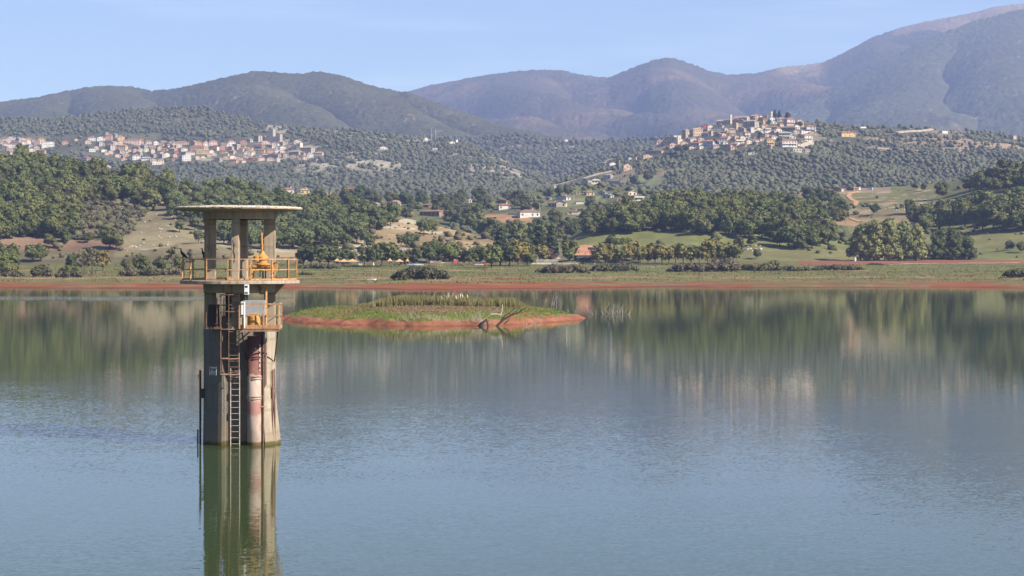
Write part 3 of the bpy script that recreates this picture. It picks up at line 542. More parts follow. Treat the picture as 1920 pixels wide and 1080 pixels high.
# radio masts and poles
POLE = simple('galvanised steel', (.5, .5, .5), .5, .5)
for (lay, px, pb, h, lab, w) in ((villL, 809, 262, 21, 'thinner left radio mast on the rocky ridge', .35), (villL, 817, 260, 20, 'right radio mast on the rocky ridge', .5), (villR, 1162, 318, 18, 'pale pole beside the tan roadside house', .3), (valley, 1012, 402, 22, 'thin pole right of the big white villa', .2), (valley, 1076, 377, 12, 'thin pole above the red-roofed white house', .2), (valley, 1045, 366, 9, 'short pole above the blue house', .2), (hillL, 489, 342, 1, '', 0)):
    if not w: continue
    p = lay.at(px, pb); s = p.y/F; e = empty('radio_mast' if 'mast' in lab else 'utility_pole', p, 0, lab, 'mast' if 'mast' in lab else 'pole')
    MB().tube((0,0,-1), (0,0,h*s), w, w*.6, 8).build('pole', POLE, e)
    if 'mast' in lab:
        MB().box((0, 0, h*s*.93), (2.2*w, 2.2*w, h*s*.1)).build('antenna', POLE, e)
    else: MB().box((0, 0, h*s-.4), (1.4, .1, .1)).build('crossarm', POLE, e)
# pale roads and tracks lying on the slopes
def ribbon(name, lay, pts, w, mat, lift=.35):
    P = [lay.at(*p) for p in pts]; D = []
    for i in range(len(P)-1):
        n = max(2, int((P[i+1]-P[i]).length/6))
        D += [P[i].lerp(P[i+1], k/n) for k in range(n)]
    D.append(P[-1]); vs = []; fs = []
    for i, q in enumerate(D):
        d = (D[min(i+1, len(D)-1)]-D[max(i-1, 0)]); d.z = 0; d.normalize(); nrm = Vector((-d.y, d.x, 0))
        for sd in (-1, 1):
            c = q+nrm*sd*w/2; c.z = lay.height(c.x, c.y)+lift; vs.append(c)
        vs.append(vs[-2]-Vector((0,0,1.5))); vs.append(vs[-2]-Vector((0,0,1.5)))
        if i: b = 4*(i-1); fs += [(b, b+4, b+5, b+1), (b, b+2, b+6, b+4), (b+1, b+5, b+7, b+3)]
    o = MB().add(vs, fs).build(name, mat); tag(o, kind='structure')
GRAV = simple('pale gravel', (.42, .36, .28), .95, .1, .25, .3); DIRT = simple('orange dirt', (.45, .27, .15), .95, .1, .25, .3)
ribbon('road', villR, [(1037,349),(1070,341),(1095,334),(1120,327),(1147,321)], 6, GRAV, .8)
ribbon('road', villR, [(1500,276),(1512,271),(1522,268)], 6, GRAV, .8)
ribbon('path', villR, [(1644,279),(1690,282),(1740,286),(1785,288)], 5, GRAV, 1.2)
ribbon('path', villR, [(1680,249),(1725,246),(1748,243)], 5, GRAV, 1.2)
ribbon('path', slopeR, [(1612,359),(1594,362),(1591,368),(1596,374),(1606,378),(1604,382),(1597,388)], 3.2, DIRT)
ribbon('path', slopeR, [(1594,409),(1604,413),(1612,416)], 3, DIRT)
# ------------------------------------------------------------------ vegetation
I0 = icos(0); I1 = icos(1); I2 = icos(2)
BARK = simple('bark', (.085, .065, .045), .9, .1)
LEAF = {'broad': foliage('oak leaves', (0.081, 0.107, 0.029), (0.140, 0.139, 0.046), .4), 'pine': foliage('pine needles', (0.088, 0.113, 0.041), (0.128, 0.140, 0.054), .25),
        'dark': foliage('dark conifer needles', (0.032, 0.049, 0.027), (0.061, 0.078, 0.037)), 'light': foliage('willow leaves', (0.183, 0.207, 0.073), (0.232, 0.220, 0.085), .2),
        'autumn': foliage('turning plane leaves', (.145, .15, .045), (.205, .15, .045), .35), 'plane': foliage('plane leaves', (0.067, 0.091, 0.027), (0.122, 0.122, 0.037)),
        'scrub': foliage('dry scrub twigs', (0.140, 0.120, 0.076), (0.104, 0.107, 0.055), .4), 'sparse': foliage('thin pale leaves', (0.159, 0.140, 0.085), (0.122, 0.128, 0.061)),
        'purple': foliage('purple leaves', (0.073, 0.037, 0.043), (0.098, 0.061, 0.055)), 'reed': foliage('reed blades', (0.183, 0.189, 0.067), (0.281, 0.244, 0.116))}
def leaf_arr(lumps, n, size, seed, core=.72, jit=.75, flat=.0):
    """quads on the shells of overlapping ellipsoids plus a darker inner mass, as numpy arrays"""
    r = np.random.default_rng(seed); L = np.array(lumps, float); area = (L[:, 3]*L[:, 4]+L[:, 4]*L[:, 5])**1.0
    idx = r.choice(len(L), n, p=area/area.sum()); d = r.normal(size=(n, 3)); d /= np.linalg.norm(d, axis=1)[:, None]
    c = L[idx, :3]+d*L[idx, 3:6]*(.80+.28*r.random((n, 1)))
    q = ((c[:, None, :]-L[None, :, :3])/L[None, :, 3:6]); inside = ((q**2).sum(-1) < .62).any(1)
    c = c[~inside]; d = d[~inside]; n = len(c)
    nr = d+jit*r.normal(size=(n, 3)); nr[:, 2] += .25; nr /= np.linalg.norm(nr, axis=1)[:, None]
    a = np.cross(nr, r.normal(size=(n, 3))); a /= np.linalg.norm(a, axis=1)[:, None]; b = np.cross(nr, a)
    sz = size*(.55+.9*r.random((n, 1))); a *= sz/2; b *= sz/2*(.6+.5*r.random((n, 1)))
    V = np.stack([c-a-b*.6, c+a*.7-b, c+a+b*.7, c-a*.5+b], 1).reshape(-1, 3)
    Fq = np.arange(n*4).reshape(n, 4)
    vs = [V]; fs = [Fq]; off = len(V)
    if core:
        for k, l in enumerate(L):
            v = I1[0]*l[3:6]*core*(.85+.3*r.random((len(I1[0]), 1)))+l[:3]; f = I1[1]+off
            vs.append(v); fs.append(np.concatenate([f, f[:, 2:3]], 1)); off += len(v)
    return np.concatenate(vs), np.concatenate(fs)
def quads_mesh(name, V, Q, mat, parent=None, link=True, col=None):
    tri = Q[:, 2] == Q[:, 3]
    me = bpy.data.meshes.new(name); lt = np.where(tri, 3, 4).astype(np.int32); ls = np.concatenate([[0], np.cumsum(lt)[:-1]]).astype(np.int32)
    flat = Q.ravel()[np.stack([np.ones(len(Q), bool)]*3+[~tri], 1).ravel()].astype(np.int32)
    me.vertices.add(len(V)); me.vertices.foreach_set('co', V.astype(np.float32).ravel()); me.loops.add(len(flat)); me.loops.foreach_set('vertex_index', flat)
    me.polygons.add(len(Q)); me.polygons.foreach_set('loop_start', ls); me.polygons.foreach_set('loop_total', lt)
    if col is not None:
        a = me.color_attributes.new('albedo', 'FLOAT_COLOR', 'POINT'); c4 = np.ones((len(V), 4), np.float32); c4[:, :3] = col; a.data.foreach_set('color', c4.ravel())
    me.update(calc_edges=True); me.materials.append(mat)
    if not link: return me
    o = bpy.data.objects.new(name, me); COL.objects.link(o); o.parent = parent; return o
def crown_lumps(kind, r):
    L = []
    if kind in ('broadleaf', 'plane', 'autumn', 'purple'):
        H = 8.5 if kind == 'broadleaf' else 6.2; R = 3.6 if kind == 'broadleaf' else 2.5; b = .07 if kind == 'broadleaf' else .12
        z0 = H*b; zc = (z0+H)/2; hz = (H-z0)/2
        L.append((0, 0, zc, R*.72, R*.72, hz*.8))
        for k in range(10):
            t = k*2.4+r.uniform(-.5, .5); u = r.uniform(-.75, .95); rr = R*.66*math.sqrt(max(0.05, 1-u*u*.75)); q = R*r.uniform(.3, .52)
            L.append((rr*math.cos(t), rr*math.sin(t), zc+u*hz*.72, q, q, q*.85))
    elif kind == 'pine':
        L.append((0, 0, 5.0, 2.7, 2.7, 2.2))
        for k in range(9):
            t = k*2.4+r.uniform(-.4, .4); rr = r.uniform(.9, 2.3); q = r.uniform(1.0, 1.6)
            L.append((rr*math.cos(t), rr*math.sin(t), 6.1-.22*rr*rr+r.uniform(-.7, .5), q, q, q*.8))
        for k in range(5):
            t = k*1.3+r.uniform(-.3, .3); L.append((1.7*math.cos(t), 1.7*math.sin(t), r.uniform(2.4, 3.6), 1.1, 1.1, 1.0))
    elif kind == 'willow':
        for k in range(30):
            t = k*2.4; u = (k+.5)/30; rr = 5.3*math.sqrt(max(.03, 1-u**2.2))*r.uniform(.45, 1); q = r.uniform(1.7, 2.7)
            L.append((rr*math.cos(t), rr*math.sin(t), 1.8+u*14, q, q, q*.95))
    elif kind == 'conifer':
        for k in range(26):
            u = k/25; t = k*2.4+r.uniform(-.5, .5); rr = (1-u)**.75*3.9*r.uniform(.35, 1); q = 1.75*(1-u*.62)*r.uniform(.75, 1.2)
            L.append((rr*math.cos(t), rr*math.sin(t), 2.6+u*12, q*1.2, q*1.2, q*.72))
    elif kind == 'cypress':
        for k in range(8): L.append((r.uniform(-.2, .2), r.uniform(-.2, .2), 1+k*1.15, .95-.085*k, .95-.085*k, 1.1))
    elif kind == 'sparse':
        for k in range(22):
            t = k*2.4; u = r.uniform(.1, 1); rr = r.uniform(.6, 3.2); q = r.uniform(.5, 1.0); L.append((rr*math.cos(t), rr*math.sin(t), 3+u*6.5, q, q, q*.8))
    elif kind == 'shrub':
        for k in range(6):
            t = k*2.4; rr = r.uniform(.2, 1.1); q = r.uniform(.6, 1.1); L.append((rr*math.cos(t), rr*math.sin(t), q*.8+r.uniform(0, .5), q, q, q*.9))
    return L
KIND = {  # name, category, leaf, quads, leaf size, trunk radius, trunk top, core
 'broadleaf': ('broadleaf_tree', 'broad', 1000, .62, .26, 3.6, .7), 'pine': ('pine_tree', 'pine', 900, .52, .22, 4.0, .72), 'plane': ('plane_tree', 'plane', 420, .62, .16, 3.6, .66), 'autumn': ('plane_tree', 'autumn', 420, .58, .15, 3.4, .6),
 'willow': ('tall_tree', 'light', 4200, .68, .4, 9, .6), 'conifer': ('conifer_tree', 'dark', 1700, .75, .35, 10, .6), 'cypress': ('cypress_tree', 'dark', 260, .5, .15, 3, .7), 'sparse': ('sparse_tree', 'sparse', 1000, .45, .2, 7, 0),
 'shrub': ('shrub', 'scrub', 200, .48, .08, .6, .6), 'bush': ('bush', 'broad', 220, .5, .08, .6, .7), 'purple': ('plum_tree', 'purple', 300, .6, .14, 3, .6), 'tallbroad': ('tall_tree', 'broad', 4200, .68, .4, 9, .6)}
VAR = {}
def variants(kind):
    if kind in VAR: return VAR[kind]
    nm, leaf, nq, ls, tr, tt, core = KIND[kind]; out = []; nv = 6 if kind in ('broadleaf', 'pine', 'shrub', 'autumn', 'plane') else 3
    for v in range(nv):
        r = random.Random(hash((kind == 'pine', v, len(kind)))+v*97); L = crown_lumps('shrub' if kind == 'bush' else 'willow' if kind == 'tallbroad' else kind, r)
        V, Q = leaf_arr(L, nq, ls, v*13+len(kind), core, .45)
        cm = quads_mesh('crown', V, Q, LEAF[leaf], link=False)
        tb = MB(); lean = r.uniform(-.3, .3)
        tb.path([(0, 0, -.8), (lean*.2, 0, tt*.35), (lean*.6, lean*.3, tt*.75), (lean, lean*.5, tt*1.1)], tr, tr*.45, 7)
        nb = 9 if kind == 'sparse' else 4
        for k in range(nb if tt > 1 else 2):
            l = L[(k*3) % len(L)]; z = tt*(.45+.12*(k % 5)); tb.path([(lean*.5, 0, z), ((l[0])*.5, l[1]*.5, z*.5+l[2]*.5), (l[0], l[1], l[2])], tr*.42, tr*.12, 5)
        tm = tb.build('trunk', BARK, link=False); out.append((cm, tm))
    VAR[kind] = out; return out
TREES = []      # (kind, pos, scale, zscale, label, group)
def plant(kind, lay, px, pyb, sc, label, group=None, zs=1.0, dark=None): TREES.append([kind, lay.at(px, pyb), sc, zs, label, group, px, pyb])
HR = [(r['px'], r['py'], r['w'], r['h'], r['lay']) for rows, _ in HOUSES for r in rows]
def hides_house(px, py, hgt, wid, lay, pad=1.0):
    for (hx, hy, w, h, l) in HR:
        if l is lay and abs(px-hx) < w/2+wid*.5 and hy+h*.15 < py < hy+h/2+hgt*pad: return True
    return False
def scatter(lay, poly, kind, n, sp, sc, label, group, excl=(), seed=0, hpx=26):
    r = random.Random(seed*7+n); xs = [p[0] for p in poly]; ys = [p[1] for p in poly]; pts = []
    for _ in range(n*40):
        if len(pts) >= n: break
        x = r.uniform(min(xs), max(xs)); y = r.uniform(min(ys), max(ys))
        if not inpoly([x], [y], poly)[0] or any(inpoly([x], [y], e)[0] for e in excl): continue
        if any((x-a)**2+((y-b)*1.9)**2 < sp*sp for a, b in pts): continue
        if hides_house(x, y, hpx, 24, lay): continue
        pts.append((x, y)); plant(kind, lay, x, y, r.uniform(*sc), label, group, r.uniform(.88, 1.15))
FIELDS = [[(895,398),(960,398),(1034,416),(1042,440),(895,440)], [(1040,372),(1140,366),(1145,380),(1050,392)], [(975,370),(1025,364),(1032,388),(970,392)]]
scatter(hillL, [(-60,312),(60,312),(130,322),(200,334),(262,342),(318,352),(318,372),(280,398),(235,384),(150,384),(132,440),(110,449),(-60,450)], 'broadleaf', 200, 15, (.85, 1.55), 'rounded green tree in the dense wood on the left hill', 'trees in the wood on the left hill', seed=1)
scatter(hillL, [(132,382),(250,374),(290,384),(240,440),(150,452),(134,448)], 'shrub', 110, 7.5, (.9, 1.9), 'low brown-green scrub bush on the left hill slope', 'scrub bushes on the left hill', seed=2)
scatter(hillL, [(316,372),(340,362),(470,362),(560,384),(650,398),(738,412),(742,432),(700,456),(640,466),(560,468),(470,470),(405,456),(385,420),(320,410)], 'pine', 185, 14.5, (.9, 1.4), 'round-topped pine in the pine grove behind the tower', 'pines of the grove behind the tower', excl=([(690,436),(742,425),(742,470),(680,470)],), seed=3)
scatter(valley, [(500,384),(650,372),(740,384),(860,384),(930,380),(1000,372),(1060,366),(1130,380),(1200,386),(1236,398),(1150,432),(1060,452),(1000,462),(900,446),(860,425),(760,412),(640,396)], 'broadleaf', 210, 15.5, (.9, 1.6), 'green tree among the valley houses and fields', 'trees of the valley woods', excl=FIELDS, seed=4)
scatter(knoll, [(1105,445),(1150,424),(1200,400),(1290,392),(1370,386),(1430,388),(1500,400),(1548,432),(1556,466),(1480,470),(1440,452),(1330,442),(1240,434),(1180,440)], 'broadleaf', 165, 15.5, (1.05, 1.6), 'rounded green tree in the dense wood of the right knoll', 'trees in the wood on the right knoll', seed=5)
scatter(slopeR, [(1700,428),(1760,412),(1830,398),(1960,380),(1990,425),(1920,436),(1800,432),(1730,436)], 'broadleaf', 52, 17, (1.25, 1.85), 'dark green tree in the grove on the right meadow slope', 'trees in the grove on the right slope', seed=6)
scatter(slopeR, [(1802,356),(1850,349),(1920,334),(1990,335),(1990,352),(1920,358),(1840,366)], 'broadleaf', 28, 15, (1.2, 1.75), 'green tree in the clump along the top of the right slope', 'trees at the top of the right slope', seed=7)
scatter(slopeR, [(1500,372),(1545,368),(1600,402),(1570,425),(1520,404)], 'broadleaf', 12, 16, (.95, 1.3), 'dark tree at the right edge of the knoll wood', 'trees right of the knoll wood', seed=8)
for (x, y, s, l) in ((1766,372,1.3,'lone full tree casting a long shadow on the right meadow'), (1640,403,.9,'small lone tree in the middle of the right meadow'), (1582,412,1.15,'round tree beside the dirt track bend'), (1705,402,1.1,'grey-green tree at the upper left of the right grove'), (1895,352,.9,'slim tree standing apart below the upper right clump'), (1545,432,1.1,'dark tree at the foot of the knoll by the reddish field'), (1716,356,.7,'small dark tree on the crest of the right meadow'), (1732,358,.6,'low dark tree beside another on the meadow crest'), (1840,412,.8,'small tree in the grassy gap on the right'), (1893,470,.7,'round bush-like tree at the right field edge'), (1915,474,.75,'dark bush-like tree at the right edge of the picture'), (1560,482,.8,'dark round tree right of two small field trees'), (1500,484,1.15,'big dark round tree at the edge of the flat field'), (1470,483,.72,'small tree with bare trunk in the flat field'), (1420,486,.62,'small round tree by the pale rocks in the flat field'), (1385,470,.8,'tree at the right foot of the knoll wood'), (1410,462,.75,'reddish tinged tree at the foot of the knoll wood')): plant('broadleaf', slopeR if x > 1425 else knoll, x, y, s, l)
for (x, y, s, l) in ((340,397,.7,'small pine alone high on the bare slope'), (337,436,.9,'lone pine low on the bare grassy slope'), (365,432,1.0,'rounded pine left of the tower columns'), (372,456,.9,'low pine beside the left tower column'), (350,408,.7,'small pine on the bare slope left of the roof'), (795,443,1.25,'large round pine in the dry clearing'), (810,440,1.1,'second large pine joined to the one in the clearing'), (752,461,.75,'left of three small pines in the dry clearing'), (766,465,.85,'middle of three small pines in the dry clearing'), (778,462,.85,'right of three small pines in the dry clearing'), (694,468,1.0,'leaning pine at the edge of the rocky bank'), (716,432,.8,'pine at the right edge of the grove')): plant('pine', hillL, x, y, s, l)
for (x, y, s, l) in ((62,492,1.0,'left tree of the pair in the pale field'), (77,490,.95,'right tree of the pair in the pale field'), (93,464,.85,'round tree at the wood edge above the pale field'), (121,457,.85,'small tree at the lower edge of the left wood'), (206,466,1.35,'big dark tree at the foot of the scrub slope'), (218,468,1.15,'dark tree leaning on a bigger one under the scrub slope'), (165,455,.6,'small tree right of the left wood'), (8,500,1.3,'bushy tree at the left edge of the picture'), (22,500,1.2,'tree beside the one at the left picture edge')): plant('broadleaf', hillL, x, y, s, l)
# along the shore, on the meadow
for k, (x, y, s) in enumerate(((569,497,.9),(583,498,1.0),(600,499,1.05),(616,498,1.05),(628,498,.9),(645,496,.8),(658,495,.8),(683,498,.95),(700,499,1.0),(716,498,1.15),(731,498,1.1),(745,497,.9),(764,496,.8),(778,496,.85))): plant('plane', G, x, y, s*1.5, f'dark green plane tree, {ORD[k].replace("nearest","first")} from the left in the lakeside park row', 'plane trees in the lakeside park')
for k, x in enumerate((1122,1135,1148,1161,1175,1188,1201,1215,1228,1241,1254,1267,1281,1296,1311,1327,1343,1360,1376)): plant('autumn' if k % 5 not in (3,) else 'plane', G, x, 496-(k % 3), 1.45+.18*math.sin(k*1.7)+(.25 if k > 14 else 0), f'plane tree with yellowing leaves, {ORD[k].replace("nearest","first")} from the left in the autumn row', 'yellowing plane trees in a row')
for (x, y, s, l) in ((921,503,1.05,'leafy dark tree with a bare stem by the lakeside path'),): plant('broadleaf', G, x, y, 1.25, l)
for (k, x, y, s, l) in (('conifer',938,498,1.15,'tall dark cedar behind the lakeside path'), ('conifer',1012,492,1.12,'tall dark cedar left of another near the restaurant'), ('conifer',1034,491,1.08,'grey-green cedar right of another near the restaurant'), ('broadleaf',955,499,1.3,'olive-toned tree right of the left cedar'), ('autumn',972,499,1.9,'yellow-green tree between the two cedar groups'), ('broadleaf',988,498,1.15,'rounded tree at the left of the picket fence'), ('autumn',1018,494,1.5,'slim yellowing tree before the cedars'), ('broadleaf',1068,494,1.3,'feathery green tree left of the restaurant'), ('broadleaf',1150,470,1.35,'large tree behind the autumn row'), ('broadleaf',1172,466,1.2,'tree with an orange patch behind the autumn row'), ('purple',1034,494,1.1,'plum tree with purple leaves before the cedars'), ('purple',868,497,1.1,'plum tree with purple leaves by the playground'), ('purple',772,496,1.0,'plum tree with purple leaves behind the parked cars'), ('plane',880,498,1.3,'bright green slim tree right of the playground'), ('broadleaf',805,494,1.15,'tree behind the swing frame'), ('broadleaf',822,492,1.3,'tall tree left of the playground'), ('broadleaf',845,493,1.2,'broad tree behind the playground slide'), ('sparse',893,496,.9,'thin-leaved tree left of the cedars'), ('plane',900,497,1.2,'short tree beside the thin-leaved one')): plant(k, G, x, y, s, l)
for (k, x, y, s, l) in (('willow',1614,489,1.02,'left of the tall light green trees on the flat shore'), ('willow',1640,489,1.14,'second tall light green tree on the flat shore'), ('willow',1666,489,1.16,'third and tallest light green tree on the flat shore'), ('willow',1694,489,1.1,'fourth tall light green tree on the flat shore'), ('willow',1717,489,1.0,'rightmost of the tall light green trees'), ('tallbroad',1762,487,.88,'tall dark tree right of the light green ones'), ('tallbroad',1786,487,.92,'tallest of the dark trees on the flat shore'), ('tallbroad',1815,487,.66,'lower dark tree at the right of its group'), ('broadleaf',1738,487,.9,'small dark tree between the tall groups')): plant(k, G, x, y, s, l)
for (k, x, y, s, l) in (('sparse',158,515,.92,'thin half-bare tree left of its twin by the bench'), ('sparse',173,516,1.0,'taller thin half-bare tree beside the bench'), ('autumn',193,508,1.25,'pale yellowing tree behind the info post'), ('broadleaf',134,507,.75,'dark round tree left of the half-bare trees'), ('broadleaf',265,513,.85,'dark tree at the shore left of the tower'), ('sparse',258,512,.8,'thin pale tree among the left shore bushes'), ('sparse',322,510,1.0,'tall thin tree just left of the tower'), ('broadleaf',300,510,.75,'round dark tree behind the left shore hedge'), ('broadleaf',236,506,.6,'small dark tree in the left field'), ('broadleaf',5,508,.9,'dark tree at the left shore edge'), ('broadleaf',20,507,1.0,'round dark tree near the left shore edge'), ('broadleaf',335,513,.7,'dark bush-like tree beside the tower railing')): plant(k, G, x, y, s, l)
# dark conifers on the hilltop village, cypresses on the ridge
for (k, x, y, s, l) in (('conifer',1453,222,.75,'left of two dark conifers beside the hilltop tower'), ('conifer',1461,222,.7,'right of two dark conifers beside the hilltop tower'), ('broadleaf',1477,222,1.0,'dark round tree between the conifers and pink block'), ('broadleaf',1440,236,1.0,'green tree below the hilltop tower'), ('broadleaf',1422,238,1.1,'dark tree under the largest stone house'), ('broadleaf',1461,268,1.0,'dark tree right of the yellow balconied house'), ('broadleaf',1500,240,1.0,'green tree above the round balconied block'), ('broadleaf',1426,262,1.1,'tree left of the yellow balconied house'), ('broadleaf',1340,272,1.0,'tree right of the white-and-blue house'), ('broadleaf',1287,284,1.2,'dark tree below the grey convent'), ('broadleaf',1272,286,1.2,'tree under the cream sunlit tower'), ('broadleaf',1215,343,1.6,'big dark tree left of the hillside pasture'), ('broadleaf',1190,349,1.4,'tree above the pasture on the hill road')): plant(k, villR, x, y, s, l)
for k, x in enumerate((829,833,838,842,847,852)): plant('cypress', villL, x, 266, .62, f'thin dark cypress, {ORD[k].replace("nearest","first")} from the left in the ridge row', 'cypresses on the rocky ridge')
def emit_trees():
    cnt = {}; rest = {}
    order = sorted(TREES, key=lambda t: t[1].y/t[2])
    rnd = random.Random(5)
    for (kind, p, sc, zs, label, group, px, pyb) in order:
        nm = KIND[kind][0]; v = variants(kind); i = rnd.randrange(len(v)); rz = rnd.uniform(0, 6.28)
        if -40 > px or px > 1960: rest.setdefault(kind, []).append((p, sc, zs, i, rz)); continue
        cnt[nm] = cnt.get(nm, 0)+1
        if cnt[nm] > 300: rest.setdefault(kind, []).append((p, sc, zs, i, rz)); continue
        e = empty(nm, p, rz, label, 'tree' if 'tree' in nm else nm, group); e.scale = (sc, sc, sc*zs)
        for nme, me in (('trunk', v[i][1]), ('crown', v[i][0])):
            o = bpy.data.objects.new(nme, me); COL.objects.link(o); o.parent = e
    return rest
REST = emit_trees()
def stuff_crowns():
    """trees beyond the individual ones: one mesh, stuff"""
    Vs = []; Qs = []; Cs = []; off = 0; r = np.random.default_rng(3)
    for kind, items in REST.items():
        for (p, sc, zs, i, rz) in items:
            me = variants(kind)[i][0]
            if (kind, i) not in _cache:
                V = np.empty(len(me.vertices)*3, np.float32); me.vertices.foreach_get('co', V); n = len(me.polygons); ls = np.empty(n, np.int32); lt = np.empty(n, np.int32)
                me.polygons.foreach_get('loop_start', ls); me.polygons.foreach_get('loop_total', lt); lv = np.empty(len(me.loops), np.int32); me.loops.foreach_get('vertex_index', lv)
                Q = np.stack([lv[ls], lv[ls+1], lv[ls+2], lv[ls+lt-1]], 1); _cache[(kind, i)] = (V.reshape(-1, 3), Q)
            V, Q = _cache[(kind, i)]; c, s = math.cos(rz), math.sin(rz)
            W = V*np.array([sc, sc, sc*zs]); W = np.stack([W[:, 0]*c-W[:, 1]*s, W[:, 0]*s+W[:, 1]*c, W[:, 2]], 1)+np.array(p)
            t = r.random(); base = {'pine': ((.052,.088,.034), (.088,.115,.042))}.get(kind, ((.060,.082,.026), (.105,.105,.035)))
            Vs.append(W); Qs.append(Q+off); off += len(W); Cs.append(np.tile((np.array(base[0])*(1-t)+np.array(base[1])*t)*(.8+.4*r.random()), (len(W), 1)))
    if Vs: tag(quads_mesh('woodland', np.concatenate(Vs), np.concatenate(Qs), foliage('woodland leaves', (0,0,0), (.09,.09,.03), attr=True), col=np.concatenate(Cs)), kind='stuff')
_cache = {}
stuff_crowns()
# ---- far woods and olive groves: one mesh of many small crowns per hill
FARLEAF = foliage('far leaves', (0, 0, 0), (.10, .095, .04), attr=True)
def blobs(name, pos, rad, hgt, col, ico, seed):
    r = np.random.default_rng(seed); n = len(pos); B, Fi = ico; nv = len(B)
    sh = [B*(1+.45*(r.random((nv, 1))-.5)) for _ in range(6)]; k = r.integers(0, 6, n); an = r.random(n)*6.28; S = np.stack(sh)[k]
    S = S*np.stack([rad, rad*(.75+.5*r.random(n)), hgt*.5], 1)[:, None, :]; ca, sa = np.cos(an)[:, None], np.sin(an)[:, None]
    W = np.stack([S[..., 0]*ca-S[..., 1]*sa, S[..., 0]*sa+S[..., 1]*ca, S[..., 2]], -1)+pos[:, None, :]+np.stack([0*hgt, 0*hgt, hgt*.42], 1)[:, None, :]
    C = np.repeat(col[:, None, :], nv, 1)*(.86+.28*r.random((n, nv, 1)))
    Fc = (Fi[None]+(np.arange(n)*nv)[:, None, None]).reshape(-1, 3)
    o = np_mesh(name, W.reshape(-1, 3), Fc, FARLEAF, col=C.reshape(-1, 3)); return tag(o, kind='stuff')
def far_wood(name, lay, n, keep, size, tint, ico, seed, u0=-60, u1=1980):
    r = np.random.default_rng(seed); nf = lay.ns; U = lay.U
    iu = r.uniform((max(u0, U[0])-U[0])/(U[1]-U[0]), (min(u1, U[-1])-U[0])/(U[1]-U[0])-1.01, n); iv = r.uniform(0, nf-1.01, n)
    a = iu.astype(int); b = iv.astype(int); fa = iu-a; fb = iv-b
    def g(A): return (A[b, a]*(1-fa)+A[b, a+1]*fa)*(1-fb)+(A[b+1, a]*(1-fa)+A[b+1, a+1]*fa)*fb
    x, y, z, px, py = g(lay.X), g(lay.Y), g(lay.Z), g(lay.PXg), g(lay.PYv)
    pr = keep(px, py, x, y)*y/y.max()
    ok = r.random(n) < pr
    # never in front of a house
    wpx = 6/np.maximum(y, 1)*F
    for (hx, hy, w, h, l) in HR:
        if l is lay: ok &= ~((np.abs(px-hx) < w/2+wpx*.35) & (py > hy-h*.3) & (py < hy+h/2+wpx*.75))
    x, y, z, px, py = x[ok], y[ok], z[ok], px[ok], py[ok]; m = len(x)
    q = .34+1.5*r.random(m)**2.6; rad = size[0]*q*(.9+.3*r.random(m)); hgt = size[1]*q*(.75+.5*r.random(m)); t = np.clip(r.random(m)*.7+.9*fbm(x/60, y/60, seed)+.15, 0, 1)[:, None]
    c = np.array(tint[0])*(1-t)+np.array(tint[1])*t
    hot = r.random(m) < (tint[3] if len(tint) > 3 else 0); c[hot] = tint[2]
    return blobs(name, np.stack([x, y, z], 1), rad, hgt, c*(.75+.5*r.random((m, 1))), ico, seed+1)
def k_villR(px, py, x, y):
    n = fbm(x/60, y/60, 70); k = np.clip(.80-2.4*n, .08, 1)*np.clip(.85-2.4*fbm(x/22, y/22, 96)-1.2*fbm(x/9, y/14, 98), .08, 1); k = np.where(px > 1540, k*np.clip(.55-2.5*fbm(x/35, y/35, 75), .05, 1), k)
    k = np.where(inpoly(px, py, [(1195,328),(1252,334),(1240,356),(1185,352)]), 0, k)
    k = np.where((px > 1636) & (px < 1790) & (np.abs(py-(279+(px-1644)*.064)-2.0) < 3.2), 0, k); k = np.where((px > 1034) & (px < 1152) & (np.abs(py-np.interp(px, [1037,1070,1095,1120,1147], [349,341,334,327,321])-2.2) < 4), 0, k); k = np.where((px > 1676) & (px < 1752) & (np.abs(py-248) < 5), 0, k)
    v = inpoly(px, py, [(1225,288),(1235,255),(1300,236),(1380,212),(1445,205),(1500,215),(1535,235),(1530,275),(1490,292),(1380,288)])
    k = np.where(v, k*.10, k); row = (np.sin((x*.9+y*.35)*.95) > -.1)
    return np.where((px > 1380) & (py > 282) & (py < 352), np.where(row, .95, .1), k)
far_wood('far_woodland', villR, 85000, k_villR, (1.75, 2.9), ((.076,.088,.044), (.108,.11,.07), (.12,.085,.04), .012), I0, 21)
def k_villL(px, py, x, y):
    n = fbm(x/70, y/70, 72); n2 = fbm(x/16, y/16, 73); k = np.clip(.88-1.9*n, .18, 1)*np.clip(.85-2.4*fbm(x/26, y/26, 97)-1.2*fbm(x/11, y/16, 99), .08, 1); k = np.where(inpoly(px, py, [(500,232),(640,235),(760,244),(860,256),(900,268),(700,266),(520,252)]) | inpoly(px, py, [(840,285),(960,300),(1000,338),(850,332)]) | inpoly(px, py, [(600,282),(675,282),(690,306),(605,302)]), k*.5, k); k = np.where((px > 500)*(n2+.6*n > .08)*(py > 232)*(py < 340) > 0, k*.3, k)
    v = inpoly(px, py, [(0,255),(90,255),(200,245),(430,260),(500,240),(600,265),(612,300),(460,305),(300,308),(200,295),(0,292)]); return np.where(v, k*.13, k)
far_wood('far_woodland', villL, 100000, k_villL, (2.1, 3.5), ((.07,.082,.042), (.10,.102,.06), (.12,.09,.04), .012), I0, 22)
far_wood('far_woodland', midV, 52000, lambda px, py, x, y: np.clip(.9-1.5*fbm(x/90, y/90, 74), .2, 1), (2.7, 4.5), ((.062,.073,.037), (.096,.095,.052), (.12,.08,.035), .02), I0, 23, 740, 1980)
